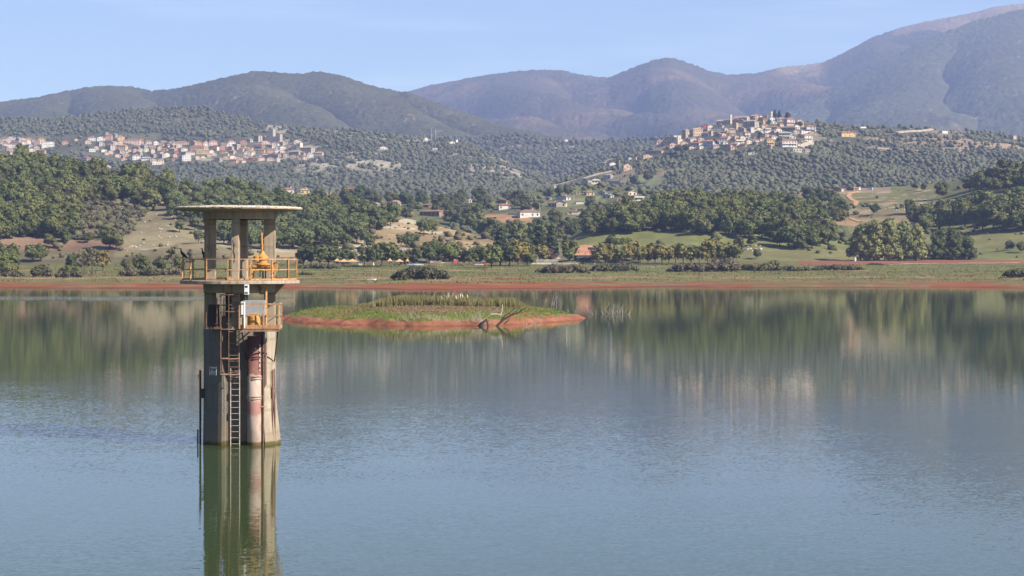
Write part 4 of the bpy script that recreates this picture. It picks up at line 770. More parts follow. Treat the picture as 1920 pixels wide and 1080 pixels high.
# scrub and undergrowth between the nearer trees
def k_near(px, py, x, y): return np.where(inpoly(px, py, [(-300,300),(318,345),(318,372),(270,405),(230,445),(140,455),(110,450),(-300,452)]), .9, np.where(inpoly(px, py, [(215,482),(232,430),(262,392),(300,345),(420,352),(400,380),(420,480)]), .05, .16))
far_wood('undergrowth', hillL, 5200, k_near, (1.3, 2.0), ((.085,.085,.042), (.13,.105,.06), (.17,.10,.05), .05), I1, 24, -60, 1000)
far_wood('undergrowth', valley, 5200, lambda px, py, x, y: np.where(inpoly(px, py, FIELDS[0]) | inpoly(px, py, FIELDS[1]), .03, .55), (1.9, 2.8), ((.075,.09,.04), (.11,.11,.05), (.15,.11,.05), .03), I1, 25, 480, 1300)
far_wood('undergrowth', knoll, 1600, lambda px, py, x, y: np.where(py < 436+np.clip((px-1400)*.12, 0, 30), .8, .02), (2.0, 2.8), ((.06,.075,.03), (.09,.095,.04), (.1,.1,.04), 0), I1, 26, 1080, 1600)
far_wood('undergrowth', slopeR, 2400, lambda px, py, x, y: np.where(fbm(x/18, y/18, 95)+.6*((py > 384)*(py < 392)+(py > 402)*(py < 410)+(py > 425)*(py < 440)) > .22, .5, .02), (1.1, 1.5), ((.07,.08,.035), (.11,.10,.05), (.1,.1,.04), 0), I1, 27, 1480, 1980)
# ------------------------------------------------------------------ the intake tower
def concrete(name, col, stain, streak=True, sc=1.2, pebble=0):
    m, t, p = new_mat(name, .92, .15); co = objco(t)
    n1 = noise(t, co, sc, 7, .62); n2 = noise(t, nd(t, 'ShaderNodeMapping', i_Vector=co, i_Scale=(4.5, 4.5, .35)).outputs[0], 1, 5, .6); n3 = noise(t, co, 14, 3)
    c = mixc(t, ramp(t, n1.outputs[0], .35, .7), col, tuple(x*.74 for x in col))
    if streak: c = mixc(t, math_(t, 'MULTIPLY', ramp(t, n2.outputs[0], .5, .72), .75), c, stain)
    lift = nd(t, 'ShaderNodeTexWave', wave_type='BANDS', bands_direction='Z', i_Scale=.262, i_Distortion=.9, i_Vector=co)
    c = mixc(t, math_(t, 'MULTIPLY', ramp(t, lift.outputs[1], .93, .99), .6), c, tuple(x*.6 for x in col))
    n4 = noise(t, nd(t, 'ShaderNodeMapping', i_Vector=co, i_Scale=(11, 11, .5)).outputs[0], 1, 4, .7); c = mixc(t, math_(t, 'MULTIPLY', ramp(t, n4.outputs[0], .60, .68), .55), c, tuple(x*.7 for x in stain)); c = mixc(t, math_(t, 'MULTIPLY', ramp(t, n3.outputs[0], .4, .75), .3), c, tuple(min(1, x*1.2) for x in col))
    if pebble:
        v = nd(t, 'ShaderNodeTexVoronoi', i_Scale=13.0, i_Vector=co); c = mixc(t, ramp(t, v.outputs[0], .3, .8), tuple(min(1, x*1.1) for x in col), tuple(x*.5 for x in col))
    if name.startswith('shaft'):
        xo = math_(t, 'ADD', nd(t, 'ShaderNodeSeparateXYZ', i_0=co).outputs[0], math_(t, 'MULTIPLY', math_(t, 'SUBTRACT', n1.outputs[0], .5), 1.4)); c = mixc(t, math_(t, 'MULTIPLY', ramp(t, xo, 1.5, -.1), .78), c, (.13, .125, .115))   # grime, with shade painted in on the left side and in the recess                    # wet, weed-stained foot above the water
        z = nd(t, 'ShaderNodeSeparateXYZ', i_0=co).outputs[2]; zz = math_(t, 'ADD', z, math_(t, 'MULTIPLY', math_(t, 'SUBTRACT', n1.outputs[0], .5), .35))
        c = mixc(t, math_(t, 'MULTIPLY', ramp(t, zz, 1.5, .4), .45), c, (.24, .19, .13)); c = mixc(t, ramp(t, zz, .24, .10), c, (.10, .085, .03))
    t.links.new(c, p.inputs['Base Color'])
    h = math_(t, 'ADD', n1.outputs[0], math_(t, 'MULTIPLY', n3.outputs[0], .25)); b = nd(t, 'ShaderNodeBump', i_Strength=.5, i_Distance=.04, i_Height=h); t.links.new(b.outputs[0], p.inputs['Normal'])
    return m
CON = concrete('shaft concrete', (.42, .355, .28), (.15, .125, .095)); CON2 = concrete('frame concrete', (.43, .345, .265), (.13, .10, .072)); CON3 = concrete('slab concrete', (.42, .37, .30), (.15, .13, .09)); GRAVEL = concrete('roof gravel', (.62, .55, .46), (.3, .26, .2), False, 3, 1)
ORANGE = simple('weathered orange paint', (.50, .275, .12), .65, .35, .22, 5, dirt=(.25, .11, .05)); RUST = simple('rusty steel', (.16, .085, .06), .85, .3, .3, 6, dirt=(.075, .05, .04)); PINKRUST = simple('faded red lead paint', (.30, .18, .15), .8, .3, .2, 6, dirt=(.22, .11, .085))
GALV = simple('grey sheet steel', (.33, .34, .35), .5, .5, .08, 3); WHITEP = simple('white plastic', (.78, .78, .76), .4, .4, .05); BLACK = simple('black plastic', (.015, .015, .016), .5, .4); YEL = simple('yellow enamel', (.56, .28, .07), .55, .4, .2, 4, dirt=(.33, .14, .05)); DSTEEL = simple('dark steel', (.045, .04, .038), .7, .4)
def pipe_mat():
    m, t, p = new_mat('flaking pipe paint', .8, .3); co = objco(t); z = nd(t, 'ShaderNodeSeparateXYZ', i_0=co).outputs[2]
    n = noise(t, co, 2.2, 6, .65).outputs[0]; n2 = noise(t, nd(t, 'ShaderNodeMapping', i_Vector=co, i_Scale=(5, 5, 2)).outputs[0], 1, 6, .7).outputs[0]
    zz = math_(t, 'ADD', z, math_(t, 'MULTIPLY', math_(t, 'SUBTRACT', n, .5), .7))
    c = mixc(t, ramp(t, n, .35, .65), (.22, .10, .085), (.16, .07, .06)); c = mixc(t, ramp(t, n2, .60, .66), c, (.55, .47, .42))
    pale = mixc(t, ramp(t, n2, .4, .65), (.48, .38, .33), (.36, .27, .22)); c = mixc(t, ramp(t, zz, 3.65, 3.5), c, pale)
    patch = math_(t, 'MULTIPLY', ramp(t, zz, 2.35, 2.2), ramp(t, zz, 1.35, 1.7)); c = mixc(t, math_(t, 'MULTIPLY', patch, .75), c, (.30, .12, .11))
    c = mixc(t, ramp(t, z, .25, .1), c, (.16, .10, .05)); t.links.new(c, p.inputs['Base Color']); return m
TX, TY = PX(450, 100), 100.0
tw = empty('intake_tower', (TX, TY, 0), 0, 'round concrete intake tower standing in the lake with a flat disc roof', 'tower')
def z_(py): return (830-py)/36.0
def x_(px, y=0.0): return (px-450)/36.0*(1+y/100)-.142*y
R0 = 1.87
# shaft with the vertical recess in front
prof = []; a0 = math.atan2(-1.742, -.68); a1 = math.atan2(-1.283, 1.36)
n = 44; tot = (a0+2*math.pi-a1)
for i in range(n+1): prof.append((R0*math.cos(a1+tot*i/n), R0*math.sin(a1+tot*i/n)))
prof += [(-.57, -.92), (1.27, -.92)]
rings = [(-6, .16), (-1, .16), (0, .15), (.8, .10), (1.7, .04), (2.6, 0), (4.2, 0), (5.97, 0)]
vs = []; m_ = len(prof)
for (z, fl) in rings:
    for (x, y) in prof:
        k = 1+fl*(max(0, x/R0)**1.3)*.9+fl*.12*(x < 0); vs.append((x*k, y*(1+fl*.25*(x > 0)), z))
fs = [(r*m_+i, r*m_+(i+1) % m_, (r+1)*m_+(i+1) % m_, (r+1)*m_+i) for r in range(len(rings)-1) for i in range(m_)]
fs += [tuple(reversed(range(m_))), tuple((len(rings)-1)*m_+i for i in range(m_))]
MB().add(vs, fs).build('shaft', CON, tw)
# lower frame between shaft and deck: four piers, ring beam, corbel; then deck, columns, ring beam, roof
def pier(ang, z0, z1, name, mat, rad=1.55, dep=.57, wid=.36):
    x, y = rad*math.cos(ang), rad*math.sin(ang)
    return bevel(MB().box((x, y, (z0+z1)/2), (dep, wid, z1-z0), rz=ang).build(name, mat, tw), .015)
for k, a in enumerate((math.pi, -math.pi/2, 0, math.pi/2)): pier(a, 5.97, 7.82, 'pier', CON2)
MB().lathe([(1.2, 7.82), (1.88, 7.82), (1.90, 8.29), (1.2, 8.29), (1.2, 7.82)], n=48).build('lower_ring_beam', CON2, tw)
cb = MB()
for a in (0, -math.pi*.25, math.pi*.3): 
    c, s = math.cos(a), math.sin(a); q = .17
    P = [(1.86, 8.285), (2.35, 8.285), (1.86, 7.75)]; v = [(r*c-sd*q*s, r*s+sd*q*c, z) for sd in (-1, 1) for r, z in P]
    MB().add(v, [(0,2,1), (3,4,5), (0,1,4,3), (1,2,5,4), (2,0,3,5)]).build('corbel', CON2, tw)
pit = MB().lathe([(1.0, 5.99), (1.0, 6.6), (.9, 6.6), (.9, 5.99)], n=24).build('shaft_collar', CON2, tw)
dk = MB(); nn = 72; rim = [3.08+.015*math.sin(k*2.7)+.012*random.random() for k in range(nn)]
for z in (8.29, 8.46):
    dk.v += [(rim[k]*math.cos(2*math.pi*k/nn), rim[k]*math.sin(2*math.pi*k/nn), z-(.0 if z > 8.3 else .006*random.random())) for k in range(nn)]
dk.f = [(k, (k+1) % nn, nn+(k+1) % nn, nn+k) for k in range(nn)]+[tuple(reversed(range(nn))), tuple(range(nn, 2*nn))]
bevel(dk.build('deck', CON3, tw), .02)
for a in (math.pi, -math.pi/2, 0, math.pi/2): pier(a, 8.46, 11.62, 'column', CON2)
MB().lathe([(1.30, 11.62), (1.865, 11.62), (1.865, 12.02), (1.30, 12.02), (1.30, 11.62)], n=64).build('ring_beam', CON2, tw)
rf = MB().lathe([(0, 12.02), (2.2, 12.02), (3.24, 12.10), (3.28, 12.13), (3.27, 12.17), (0, 12.22)], (-.07, 0, 0), n=96).build('roof', CON2, tw)
gv = MB(); ng = 130; rngp = random.Random(3); prof_r = []
for k in range(ng):
    t = 2*math.pi*k/ng; prof_r.append((3.285+.025*(rngp.random()-.5), t))
for zz, ex in ((12.165, 0), (12.185, .015), (12.225, .0), (12.25, -.05)):
    gv.v += [((r+ex+.03*(rngp.random()-.5))*math.cos(t)-.07, (r+ex+.03*(rngp.random()-.5))*math.sin(t), zz+.028*(rngp.random()-.5)) for r, t in prof_r]
gv.v += [(.5*3.2*math.cos(t)-.07, .5*3.2*math.sin(t), 12.31+.03*rngp.random()) for r, t in prof_r]; gv.v.append((-.07, 0, 12.34))
for q in range(4): gv.f += [(q*ng+k, q*ng+(k+1) % ng, (q+1)*ng+(k+1) % ng, (q+1)*ng+k) for k in range(ng)]
gv.f += [(4*ng+k, 4*ng+(k+1) % ng, 5*ng) for k in range(ng)]
gv.build('gravel_layer', GRAVEL, rf)
cr = MB()                                            # crack stain of black roots on the front column
cr.path([(-.10, -1.845, 10.55), (-.04, -1.846, 10.2), (-.08, -1.845, 9.95), (.0, -1.846, 9.75), (-.03, -1.845, 9.4)], .012, .02, 4); cr.path([(-.04, -1.846, 10.2), (.06, -1.846, 10.35)], .014, .01, 4); cr.path([(.0, -1.846, 9.75), (-.06, -1.846, 9.6)], .014, .01, 4)
cr.build('crack', DSTEEL, tw)
# deck railing
rl = MB(); RR = 2.97; NP = 16; ang = [math.radians(-90-4+22.5*k) for k in range(NP)]; pp = [(RR*math.cos(a), RR*math.sin(a)) for a in ang]
for k in range(NP):
    a, b = pp[k], pp[(k+1) % NP]; d = math.atan2(b[1]-a[1], b[0]-a[0]); L = math.hypot(b[0]-a[0], b[1]-a[1]); mx, my = (a[0]+b[0])/2, (a[1]+b[1])/2
    rl.box((mx, my, 9.56), (L+.03, .05, .05), rz=d); rl.box((mx, my, 9.03), (L, .035, .045), rz=d); rl.box((mx, my, 8.53), (L, .03, .09), rz=d)
rail = rl.build('railing', ORANGE, tw)
for k in range(NP): MB().box((pp[k][0]*1.004, pp[k][1]*1.004, 9.0), (.06, .06, 1.09), rz=ang[k]).build('post', ORANGE, rail)
# the valve gear on the deck
gx, gy = 1.37, -1.55; gear = MB().box((gx, gy, 9.20), (.95, .62, .12)).box((gx, gy, 9.05), (1.15, .5, .18)).box((gx-.62, gy-.05, 9.12), (.22, .3, .3)).box((gx+.66, gy, 9.15), (.2, .28, .5)).build('valve_gear', YEL, tw)
for sx in (-.48, .48):
    for sy in (-.22, .22):
        MB().add([(gx+sx*1.25-.09, gy+sy*1.2-.05, 8.46), (gx+sx*1.25+.09, gy+sy*1.2-.05, 8.46), (gx+sx*1.25+.09, gy+sy*1.2+.05, 8.46), (gx+sx*1.25-.09, gy+sy*1.2+.05, 8.46), (gx+sx-.05, gy+sy-.05, 9.0), (gx+sx+.05, gy+sy-.05, 9.0), (gx+sx+.05, gy+sy+.05, 9.0), (gx+sx-.05, gy+sy+.05, 9.0)], [(0,3,2,1),(4,5,6,7),(0,1,5,4),(1,2,6,5),(2,3,7,6),(3,0,4,7)]).build('leg', YEL, gear)
MB().lathe([(.40, 9.26), (.40, 9.32), (.26, 9.36), (.26, 9.50), (.31, 9.53), (.30, 9.70), (.20, 9.78), (.12, 9.84), (.09, 9.95)], (gx, gy, 0), 28).build('gearbox', YEL, gear, smooth=False)
MB().lathe([(.16, 9.42), (.2, 9.45), (.2, 9.7), (.14, 9.74)], (gx-.26, gy-.1, 0), 16).build('motor', YEL, gear)
MB().tube((gx-.0, gy, 9.9), (gx-.05, gy, 10.9), .05, n=14).build('stem', YEL, gear)
for dx in (-.12, .02, .16): MB().tube((gx+dx, gy, 8.46), (gx+dx, gy, 9.0), .035, n=8).build('spindle', GALV if dx < 0 else RUST, gear)
# ladders and the cage
la = MB(); y0 = -1.98
for x in (-.30, .23): la.tube((x, y0, z_(697)), (x, y0, z_(549)), .03, n=6)
z = z_(695)
while z < z_(549): la.tube((-.30, y0, z), (.23, y0, z), .016, n=5); z += .3
lad = la.build('caged_ladder', PINKRUST, tw)
for py in (551, 582, 614, 668, 697):
    h = MB(); h.path([(-.30, y0, z_(py)), (-.65, y0-.28, z_(py)-.01), (-.62, y0-.62, z_(py)), (-.18, y0-.78, z_(py)), (.2, y0-.62, z_(py)), (.23, y0, z_(py))], .03, n=5); h.build('hoop', PINKRUST if py > 600 else RUST, lad)
for (x, y) in ((-.65, y0-.28), (-.62, y0-.62), (-.18, y0-.78)): MB().tube((x, y, z_(697)), (x, y, z_(551)), .024, n=5).build('cage_bar', RUST, lad)
l2 = MB()
for x in (-.23, .23): l2.tube((x, -1.80, -2), (x, -1.80, z_(687) if x < 0 else z_(690)), .028, n=6)
z = -.2
while z < z_(690): l2.tube((-.23, -1.80, z), (.23, -1.80, z), .016, n=5); z += .31
l2.build('lower_ladder', simple('bleached paint', (.50, .42, .37), .8, .3, .2, 6, dirt=(.3, .2, .16)), tw)
ch = MB(); ch.path([(-.15+.34*k/6, -1.9, z_(698)-.33*math.sin(math.pi*k/6)) for k in range(7)], .012, n=4); ch.build('safety_chain', RUST, tw)
# small maintenance landing left of the ladder
ln = MB().box((-.90, -1.9, z_(613)), (1.15, .7, .06)).build('landing', RUST, tw)
lr = MB()
for x in (-1.41, -.86, -.5): lr.tube((x, -2.22, z_(613)), (x, -2.22, z_(583) if x < -1.3 else z_(556)), .03, n=5)
lr.tube((-1.43, -2.22, z_(611)), (-.4, -2.22, z_(611)), .03, n=5); lr.tube((-.95, -2.22, z_(570)), (-.1, -2.22, z_(570)), .03, n=5); lr.tube((-.95, -2.22, z_(605)), (-.1, -2.22, z_(605)), .028, n=5)
lr.build('landing_rail', RUST, ln)
MB().box((-1.22, -.95, 6.62), (.5, .55, 1.2)).build('dark_fill_box', DSTEEL, tw); MB().tube((-.62, .35, 5.97), (-.62, .35, 7.82), .2, n=14).build('dark_fill_tube', DSTEEL, tw)  # invented dark box and tube, added to darken the inside of the open frame
# front platform with orange guard rail
fx0, fx1, fy0, fy1, fz = .36, 2.36, -2.75, -1.55, z_(614)
pl = MB().box(((fx0+fx1)/2, (fy0+fy1)/2, fz), (fx1-fx0, fy1-fy0, .05)).box(((fx0+fx1)/2, fy0+.03, fz-.07), (fx1-fx0, .06, .08)).box((fx0+.2, fy0-.02, fz-.1), (.36, .05, .07)).build('platform', PINKRUST, tw)
gr = MB()
for x in (fx0, (fx0+fx1)/2+.22, fx1):
    gr.box((x, fy0, fz+.65), (.06, .06, 1.25))
    if x != (fx0+fx1)/2+.22: gr.box((x, fy1, fz+.65), (.05, .05, 1.25))
for z, h in ((fz+1.29, .07), (fz+.72, .06), (fz+.13, .20)):
    gr.box(((fx0+fx1)/2, fy0, z), (fx1-fx0+.09, .045, h))
    for x in (fx0, fx1): gr.box((x, (fy0+fy1)/2, z), (.04, fy1-fy0-.07, h*.8))
gr.build('guard_rail', ORANGE, pl)
MB().tube((fx1-.05, -2.62, fz-.05), (1.86, -.5, z_(676)), .035, n=6).build('brace', RUST, pl); MB().tube((fx0+.1, -2.62, fz-.05), (fx0+.1, -1.0, z_(672)), .035, n=6).build('brace', RUST, pl)
cabn = bevel(MB().box((1.02, -2.05, fz+1.05), (1.15, .30, .82)).build('control_panel', GALV, tw), .02)
MB().box((.43, -2.16, fz+1.0), (.10, .34, .8)).build('door_edge', WHITEP, cabn)
vm = MB().lathe([(.40, 0), (.40, .05), (.34, .07), (.33, .62), (.27, .72), (0, .75)], (1.02, -2.2, fz+.03), 28).build('valve_motor', YEL, tw, smooth=False)
MB().tube((1.60, -1.95, fz), (1.60, -1.95, 8.29), .07, n=10).build('drive_shaft', ORANGE, tw)
MB().box((1.60, -1.95, 8.2), (.55, .3, .1)).build('bearing_plate', ORANGE, tw)
for zc in (7.4, 6.7): MB().tube((1.66, -1.95, zc-.35), (2.2, -1.75, zc), .02, n=5).build('tie_rod', DSTEEL, tw)
MB().box((2.24, -1.66, fz+.62), (.12, .1, 1.25)).build('conduit_box', WM['p'], tw)
# data logger on its white pole
pole = MB().tube((.62, -2.85, fz+.1), (.62, -2.85, 7.9), .042, n=10).build('logger_pole', WHITEP, tw)
bx = bevel(MB().box((.75, -2.95, 8.02), (.24, .17, .52)).build('logger_box', WHITEP, pole), .02); MB().box((.75, -3.04, 8.17), (.14, .012, .09)).build('display', BLACK, bx); MB().box((.75, -3.04, 7.86), (.15, .012, .07)).build('slot', BLACK, bx)
MB().tube((.66, -2.9, 7.5), (.66, -2.9, 8.36), .075, n=12).build('antenna_housing', BLACK, pole)
MB().box((.66, -2.87, 8.36), (.2, .2, .18)).build('bracket', BLACK, pole)
MB().path([(.46, -2.6, 8.75), (.58, -2.8, 8.62), (.66, -2.9, 8.55)], .02, n=5).build('solar_arm', DSTEEL, pole)
# intake pipe, standpipes, gauges
PM = pipe_mat(); pxc, pyc = .93, -1.31
pi_ = MB().tube((pxc, pyc, -3), (pxc, pyc, z_(628)), .37, n=36).build('intake_pipe', PM, tw)
for p in pi_.data.polygons: p.use_smooth = len(p.vertices) == 4
for py in (667.5, 704.5, 741.5):
    for dz in (-.06, .06): MB().lathe([(.375, -.025), (.42, -.025), (.42, .025), (.375, .025)], (pxc, pyc, z_(py)+dz), 32).build('flange', PM, pi_)
gb = MB().box((1.24, -1.58, z_(668)), (.055, .03, 1.35)).build('gauge_board', WHITEP, tw)
REDP = simple('red paint', (.5, .06, .04), .6, .3)
for k in range(5): MB().box((1.24, -1.598, z_(648)-.27*k), (.056, .012, .09)).build('red_mark', REDP, gb)
sp = MB().tube((1.39, -1.42, -2), (1.39, -1.42, z_(617)), .05, n=10).build('standpipe', RUST, tw)
MB().box((1.45, -1.46, z_(758.5)), (.32, .06, .05)).build('clamp', WM['t'], sp)
sp2 = MB().tube((1.52, -1.27, z_(720)), (1.52, -1.27, z_(640)), .045, n=10).build('standpipe', PINKRUST, tw)
for (x, y, zt, r) in ((1.78, -.80, z_(693), .03), (1.88, -.62, z_(690), .05)): MB().tube((x+.06, y-.06, -2), (x, y, zt), r, n=8).build('standpipe', PINKRUST if r > .04 else RUST, tw)
MB().box((1.84, -.76, z_(733)), (.24, .1, .48)).build('pipe_bracket', PINKRUST, tw)
gp = MB().tube((-1.98, -.55, -2), (-1.98, -.55, z_(693)), .055, n=8).build('gauge_pole', DSTEEL, tw); MB().box((-1.86, -.6, z_(736)), (.28, .3, .48)).build('clamp', DSTEEL, gp); MB().path([(-1.98, -.6, z_(700)), (-2.1, -.62, z_(704)), (-2.06, -.62, z_(708))], .02, n=5).build('hook', DSTEEL, gp)
MB().tube((-2.10, -.6, -2), (-2.10, -.6, z_(803)), .04, n=8).build('gauge_pole', DSTEEL, tw)
# notice on the shaft: prohibition symbol and lines of worn text
a = math.atan2(-1.52, -1.08); Rs = R0+.02
sg = empty('notice_holder', (0, 0, 0)); bpy.data.objects.remove(sg)
def on_shaft(name, mat, px0, px1, py0, py1, parent, off, sh=None):
    xc = x_((px0+px1)/2)-.21; c = MB(); yaw = math.asin(max(-1, min(1, (-1.16)/R0))); nx, ny = math.sin(yaw), -math.cos(yaw)
    w = (px1-px0)/36/.78; h = (py1-py0)/36; u = ((px0+px1)/2-401.5)/36/.78
    P = Vector((-1.16+u*math.cos(yaw), -1.467+u*math.sin(yaw), z_((py0+py1)/2)))+Vector((nx, ny, 0))*off
    if sh == 'ring':
        for k in range(16):
            t0, t1 = 2*math.pi*k/16, 2*math.pi*(k+1)/16; f = lambda t: P+Vector((math.cos(yaw)*math.cos(t)*w/2, math.sin(yaw)*math.cos(t)*w/2, math.sin(t)*h/2)); c.tube(f(t0), f(t1), .012, n=4)
        c.tube(P+Vector((-w*.33*math.cos(yaw), -w*.33*math.sin(yaw), h*.33)), P+Vector((w*.33*math.cos(yaw), w*.33*math.sin(yaw), -h*.33)), .012, n=4)
    else: c.box(P, (w, .012, h), rz=yaw)
    return c.build(name, mat, parent)
sign = on_shaft('warning_sign', simple('worn white sheet', (.62, .64, .62), .5, .3, .1), 394, 409, 685, 700, tw, .03)
on_shaft('prohibition_ring', REDP, 394.9, 399.1, 686, 694, sign, .045, 'ring'); on_shaft('figure', BLACK, 396.4, 397.7, 687.5, 692, sign, .04)
for (p0, p1, q0, q1) in ((400.3, 402.6, 687.9, 690), (403.0, 405.4, 687.9, 690), (405.8, 408, 687.9, 690), (401.5, 403.7, 691.2, 693), (404.1, 406.4, 691.2, 693), (396.3, 398.2, 696, 696.9), (400, 403.5, 696, 696.9), (404.2, 407, 696, 696.9), (396.3, 400.8, 698, 698.9), (401.4, 408, 698, 698.9)): on_shaft('text_line', BLACK, p0, p1, q0, q1, sign, .042)
# cormorants on the rail
FEATH = simple('black feathers', (.012, .012, .014), .5, .4)
def cormorant(ang_deg, face, label):
    a = math.radians(ang_deg); x, y = RR*math.cos(a), RR*math.sin(a); e = empty('cormorant', (TX+x, TY+y, 9.585), face, label, 'bird', 'cormorants on the tower railing')
    me = bpy.data.meshes.new('body'); pts = [(-.26,0,.03,.02), (-.16,0,.11,.05), (-.05,0,.20,.085), (.04,0,.29,.085), (.09,0,.37,.055), (.10,0,.43,.036), (.085,0,.485,.032), (.11,0,.525,.036), (.16,0,.53,.022), (.22,0,.525,.008)]
    leg = [(-.01,.045,.10,.03), (.02,.045,.0,.015), (-.01,-.045,.10,.03), (.02,-.045,.0,.015)]
    V = [p[:3] for p in pts+leg]; E = [(i, i+1) for i in range(9)]+[(2, 10), (10, 11), (2, 12), (12, 13)]; me.from_pydata(V, E, []); me.materials.append(FEATH)
    o = bpy.data.objects.new('body', me); COL.objects.link(o); o.parent = e; sk = o.modifiers.new('skin', 'SKIN'); me.update()
    if not me.skin_vertices: bpy.context.view_layer.update()
    for i, p in enumerate(pts+leg):
        d = me.skin_vertices[0].data[i]; d.radius = (p[3]*.8, p[3]); d.use_root = (i == 2)
    ss = o.modifiers.new('sub', 'SUBSURF'); ss.levels = 1; ss.render_levels = 2
    for sd in (1, -1): MB().add([(.05, sd*.07, .33), (-.02, sd*.095, .24), (-.14, sd*.08, .13), (-.24, sd*.04, .02), (-.08, sd*.06, .26), (.05, sd*.06, .30), (-.02, sd*.078, .23), (-.14, sd*.065, .12), (-.23, sd*.03, .02)], [(0,1,4), (1,2,4), (2,3,4), (5,6,1,0), (6,7,2,1), (7,8,3,2)]).build('wing', FEATH, e)
    MB().tube((.2, 0, .527), (.275, 0, .512), .009, .004, 5).build('beak', simple('horn', (.35, .25, .1)), e)
cormorant(181, math.pi, 'black cormorant perched upright at the far left end of the tower railing'); cormorant(138, 2.6, 'black cormorant half hidden beside the left tower column')
# ------------------------------------------------------------------ island
def island_z(x, y):
    x = np.asarray(x, float); y = np.asarray(y, float)
    e = (np.abs(x+12.6)/23.6)**1.55+(np.abs(y-303)/37.5)**2+.30*fbm(x/5, y/9, 41, 5)+.10*fbm(x/1.5, y/2, 47); t = 1-e
    z = np.where(t > 0, 3.0*t/(np.abs(t)+.45), 6*t); return z+(.10*fbm(x/1.8, y/1.8, 42)+.16*fbm(x/5, y/5, 43))*np.clip(t*6, 0, 1)
ix = np.linspace(-40, 16, 300); iy = np.linspace(258, 346, 260); IX, IY = np.meshgrid(ix, iy); IZ = np.maximum(island_z(IX, IY), -2.5)
a = np.arange(IX.size).reshape(IX.shape); Q = np.stack([a[:-1, :-1], a[:-1, 1:], a[1:, 1:], a[1:, :-1]], -1).reshape(-1, 4)
x, y, z = IX.ravel(), IY.ravel(), IZ.ravel(); nA = fbm(x/5, y/5, 44); nB = fbm(x/1.2, y/1.2, 45)
C = fill(len(x), (.19, .13, .075)); g = smst(z+.8*nA, .62, .8)*(1-smst(z+1.3*nA, 1.5, 1.8)); put(C, np.ones(len(x), bool), (.13, .155, .036), g)
put(C, (nA+.6*nB > .17) & (z < 1.7), (.25, .11, .06)); put(C, np.ones(len(x), bool), (.27, .11, .065), 1-smst(z+.5*nA, .50, .72)); put(C, np.ones(len(x), bool), (.20, .08, .05), 1-smst(z, .07, .18)); C *= (1+.7*nB)[:, None]
isl = np_mesh('island', np.stack([x, y, z], 1), Q, terrain_mat('island soil', .8, .4), True, np.clip(C, 0, 1)); tag(isl, kind='structure')
def blades(name, P, h, w, col, mat, lean=.25, seed=1, n=1):
    r = np.random.default_rng(seed); m = len(P); a = r.random(m)*6.28; d = np.stack([np.cos(a), np.sin(a), 0*a], 1)*w[:, None]/2; L = np.stack([r.normal(size=m)*lean, r.normal(size=m)*lean, 0*a], 1)*h[:, None]
    up = np.array([0, 0, 1.]); m1 = P+L*.4+up*h[:, None]*.6; tp = P+L+up*h[:, None]
    V = np.stack([P-d, P+d, m1+d*.8, m1-d*.8, tp+d*.15, tp-d*.15], 1).reshape(-1, 3); b = (np.arange(m)*6)[:, None]; Fq = np.concatenate([b+np.array([0,1,2,3]), b+np.array([3,2,4,5])])
    o = np_mesh(name, V, Fq, mat, col=np.repeat(col, 6, 0)); return tag(o, kind='stuff')
BLADE = foliage('blades', (0,0,0), (.2, .19, .08), attr=True)
r = np.random.default_rng(8); m = 26000
bx = r.uniform(-24.2, 2.7, m); by = 304+r.normal(size=m)*5; ok = (island_z(bx, by) > 1.25) & (by > 297+1.2*np.sin(bx/3)) & (by < 318) & (vn(bx/1.6, by/3, 6) > .12)
bx, by = bx[ok], by[ok]; P = np.stack([bx, by, island_z(bx, by)-.05], 1); env = np.clip(np.minimum((bx+24.5)/4, (3-bx)/2.5), .25, 1); t = (r.random((len(P), 1))*.6+.4*vn(bx/2, by/2, 7)[:, None])
blades('reeds', P, (.85+.62*r.random(len(P)))*env*(.8+.5*vn(bx/2.2, by*0, 9)), .05+.05*r.random(len(P)), np.array([.125,.135,.045])*(1-t)+np.array([.26,.225,.11])*t, BLADE, .16, 3)
k = r.random(len(P)) < .005; k &= (bx > -15) & (bx < -7); blades('reed_plumes', P[k]+np.array([0, 0, 1.1]), .5+.5*r.random(k.sum()), .12+.08*r.random(k.sum()), np.tile([.55, .5, .42], (k.sum(), 1)), BLADE, .3, 4)
m = 60000; bx = r.uniform(-36, 12, m); by = r.uniform(266, 335, m); z = island_z(bx, by); nA = fbm(bx/5, by/5, 44); ok = (z+.8*nA > .68) & (r.random(m) < .55); bx, by, z = bx[ok], by[ok], z[ok]; t = smst(z+1.3*nA[ok], 1.35, 1.7)[:, None]
blades('grass', np.stack([bx, by, z-.02], 1), .08+.16*r.random(len(bx)), .05+.06*r.random(len(bx)), (np.array([.135,.165,.034])*(1-t)+np.array([.2,.15,.08])*t)*(.7+.6*r.random((len(bx), 1))), BLADE, .5, 5)
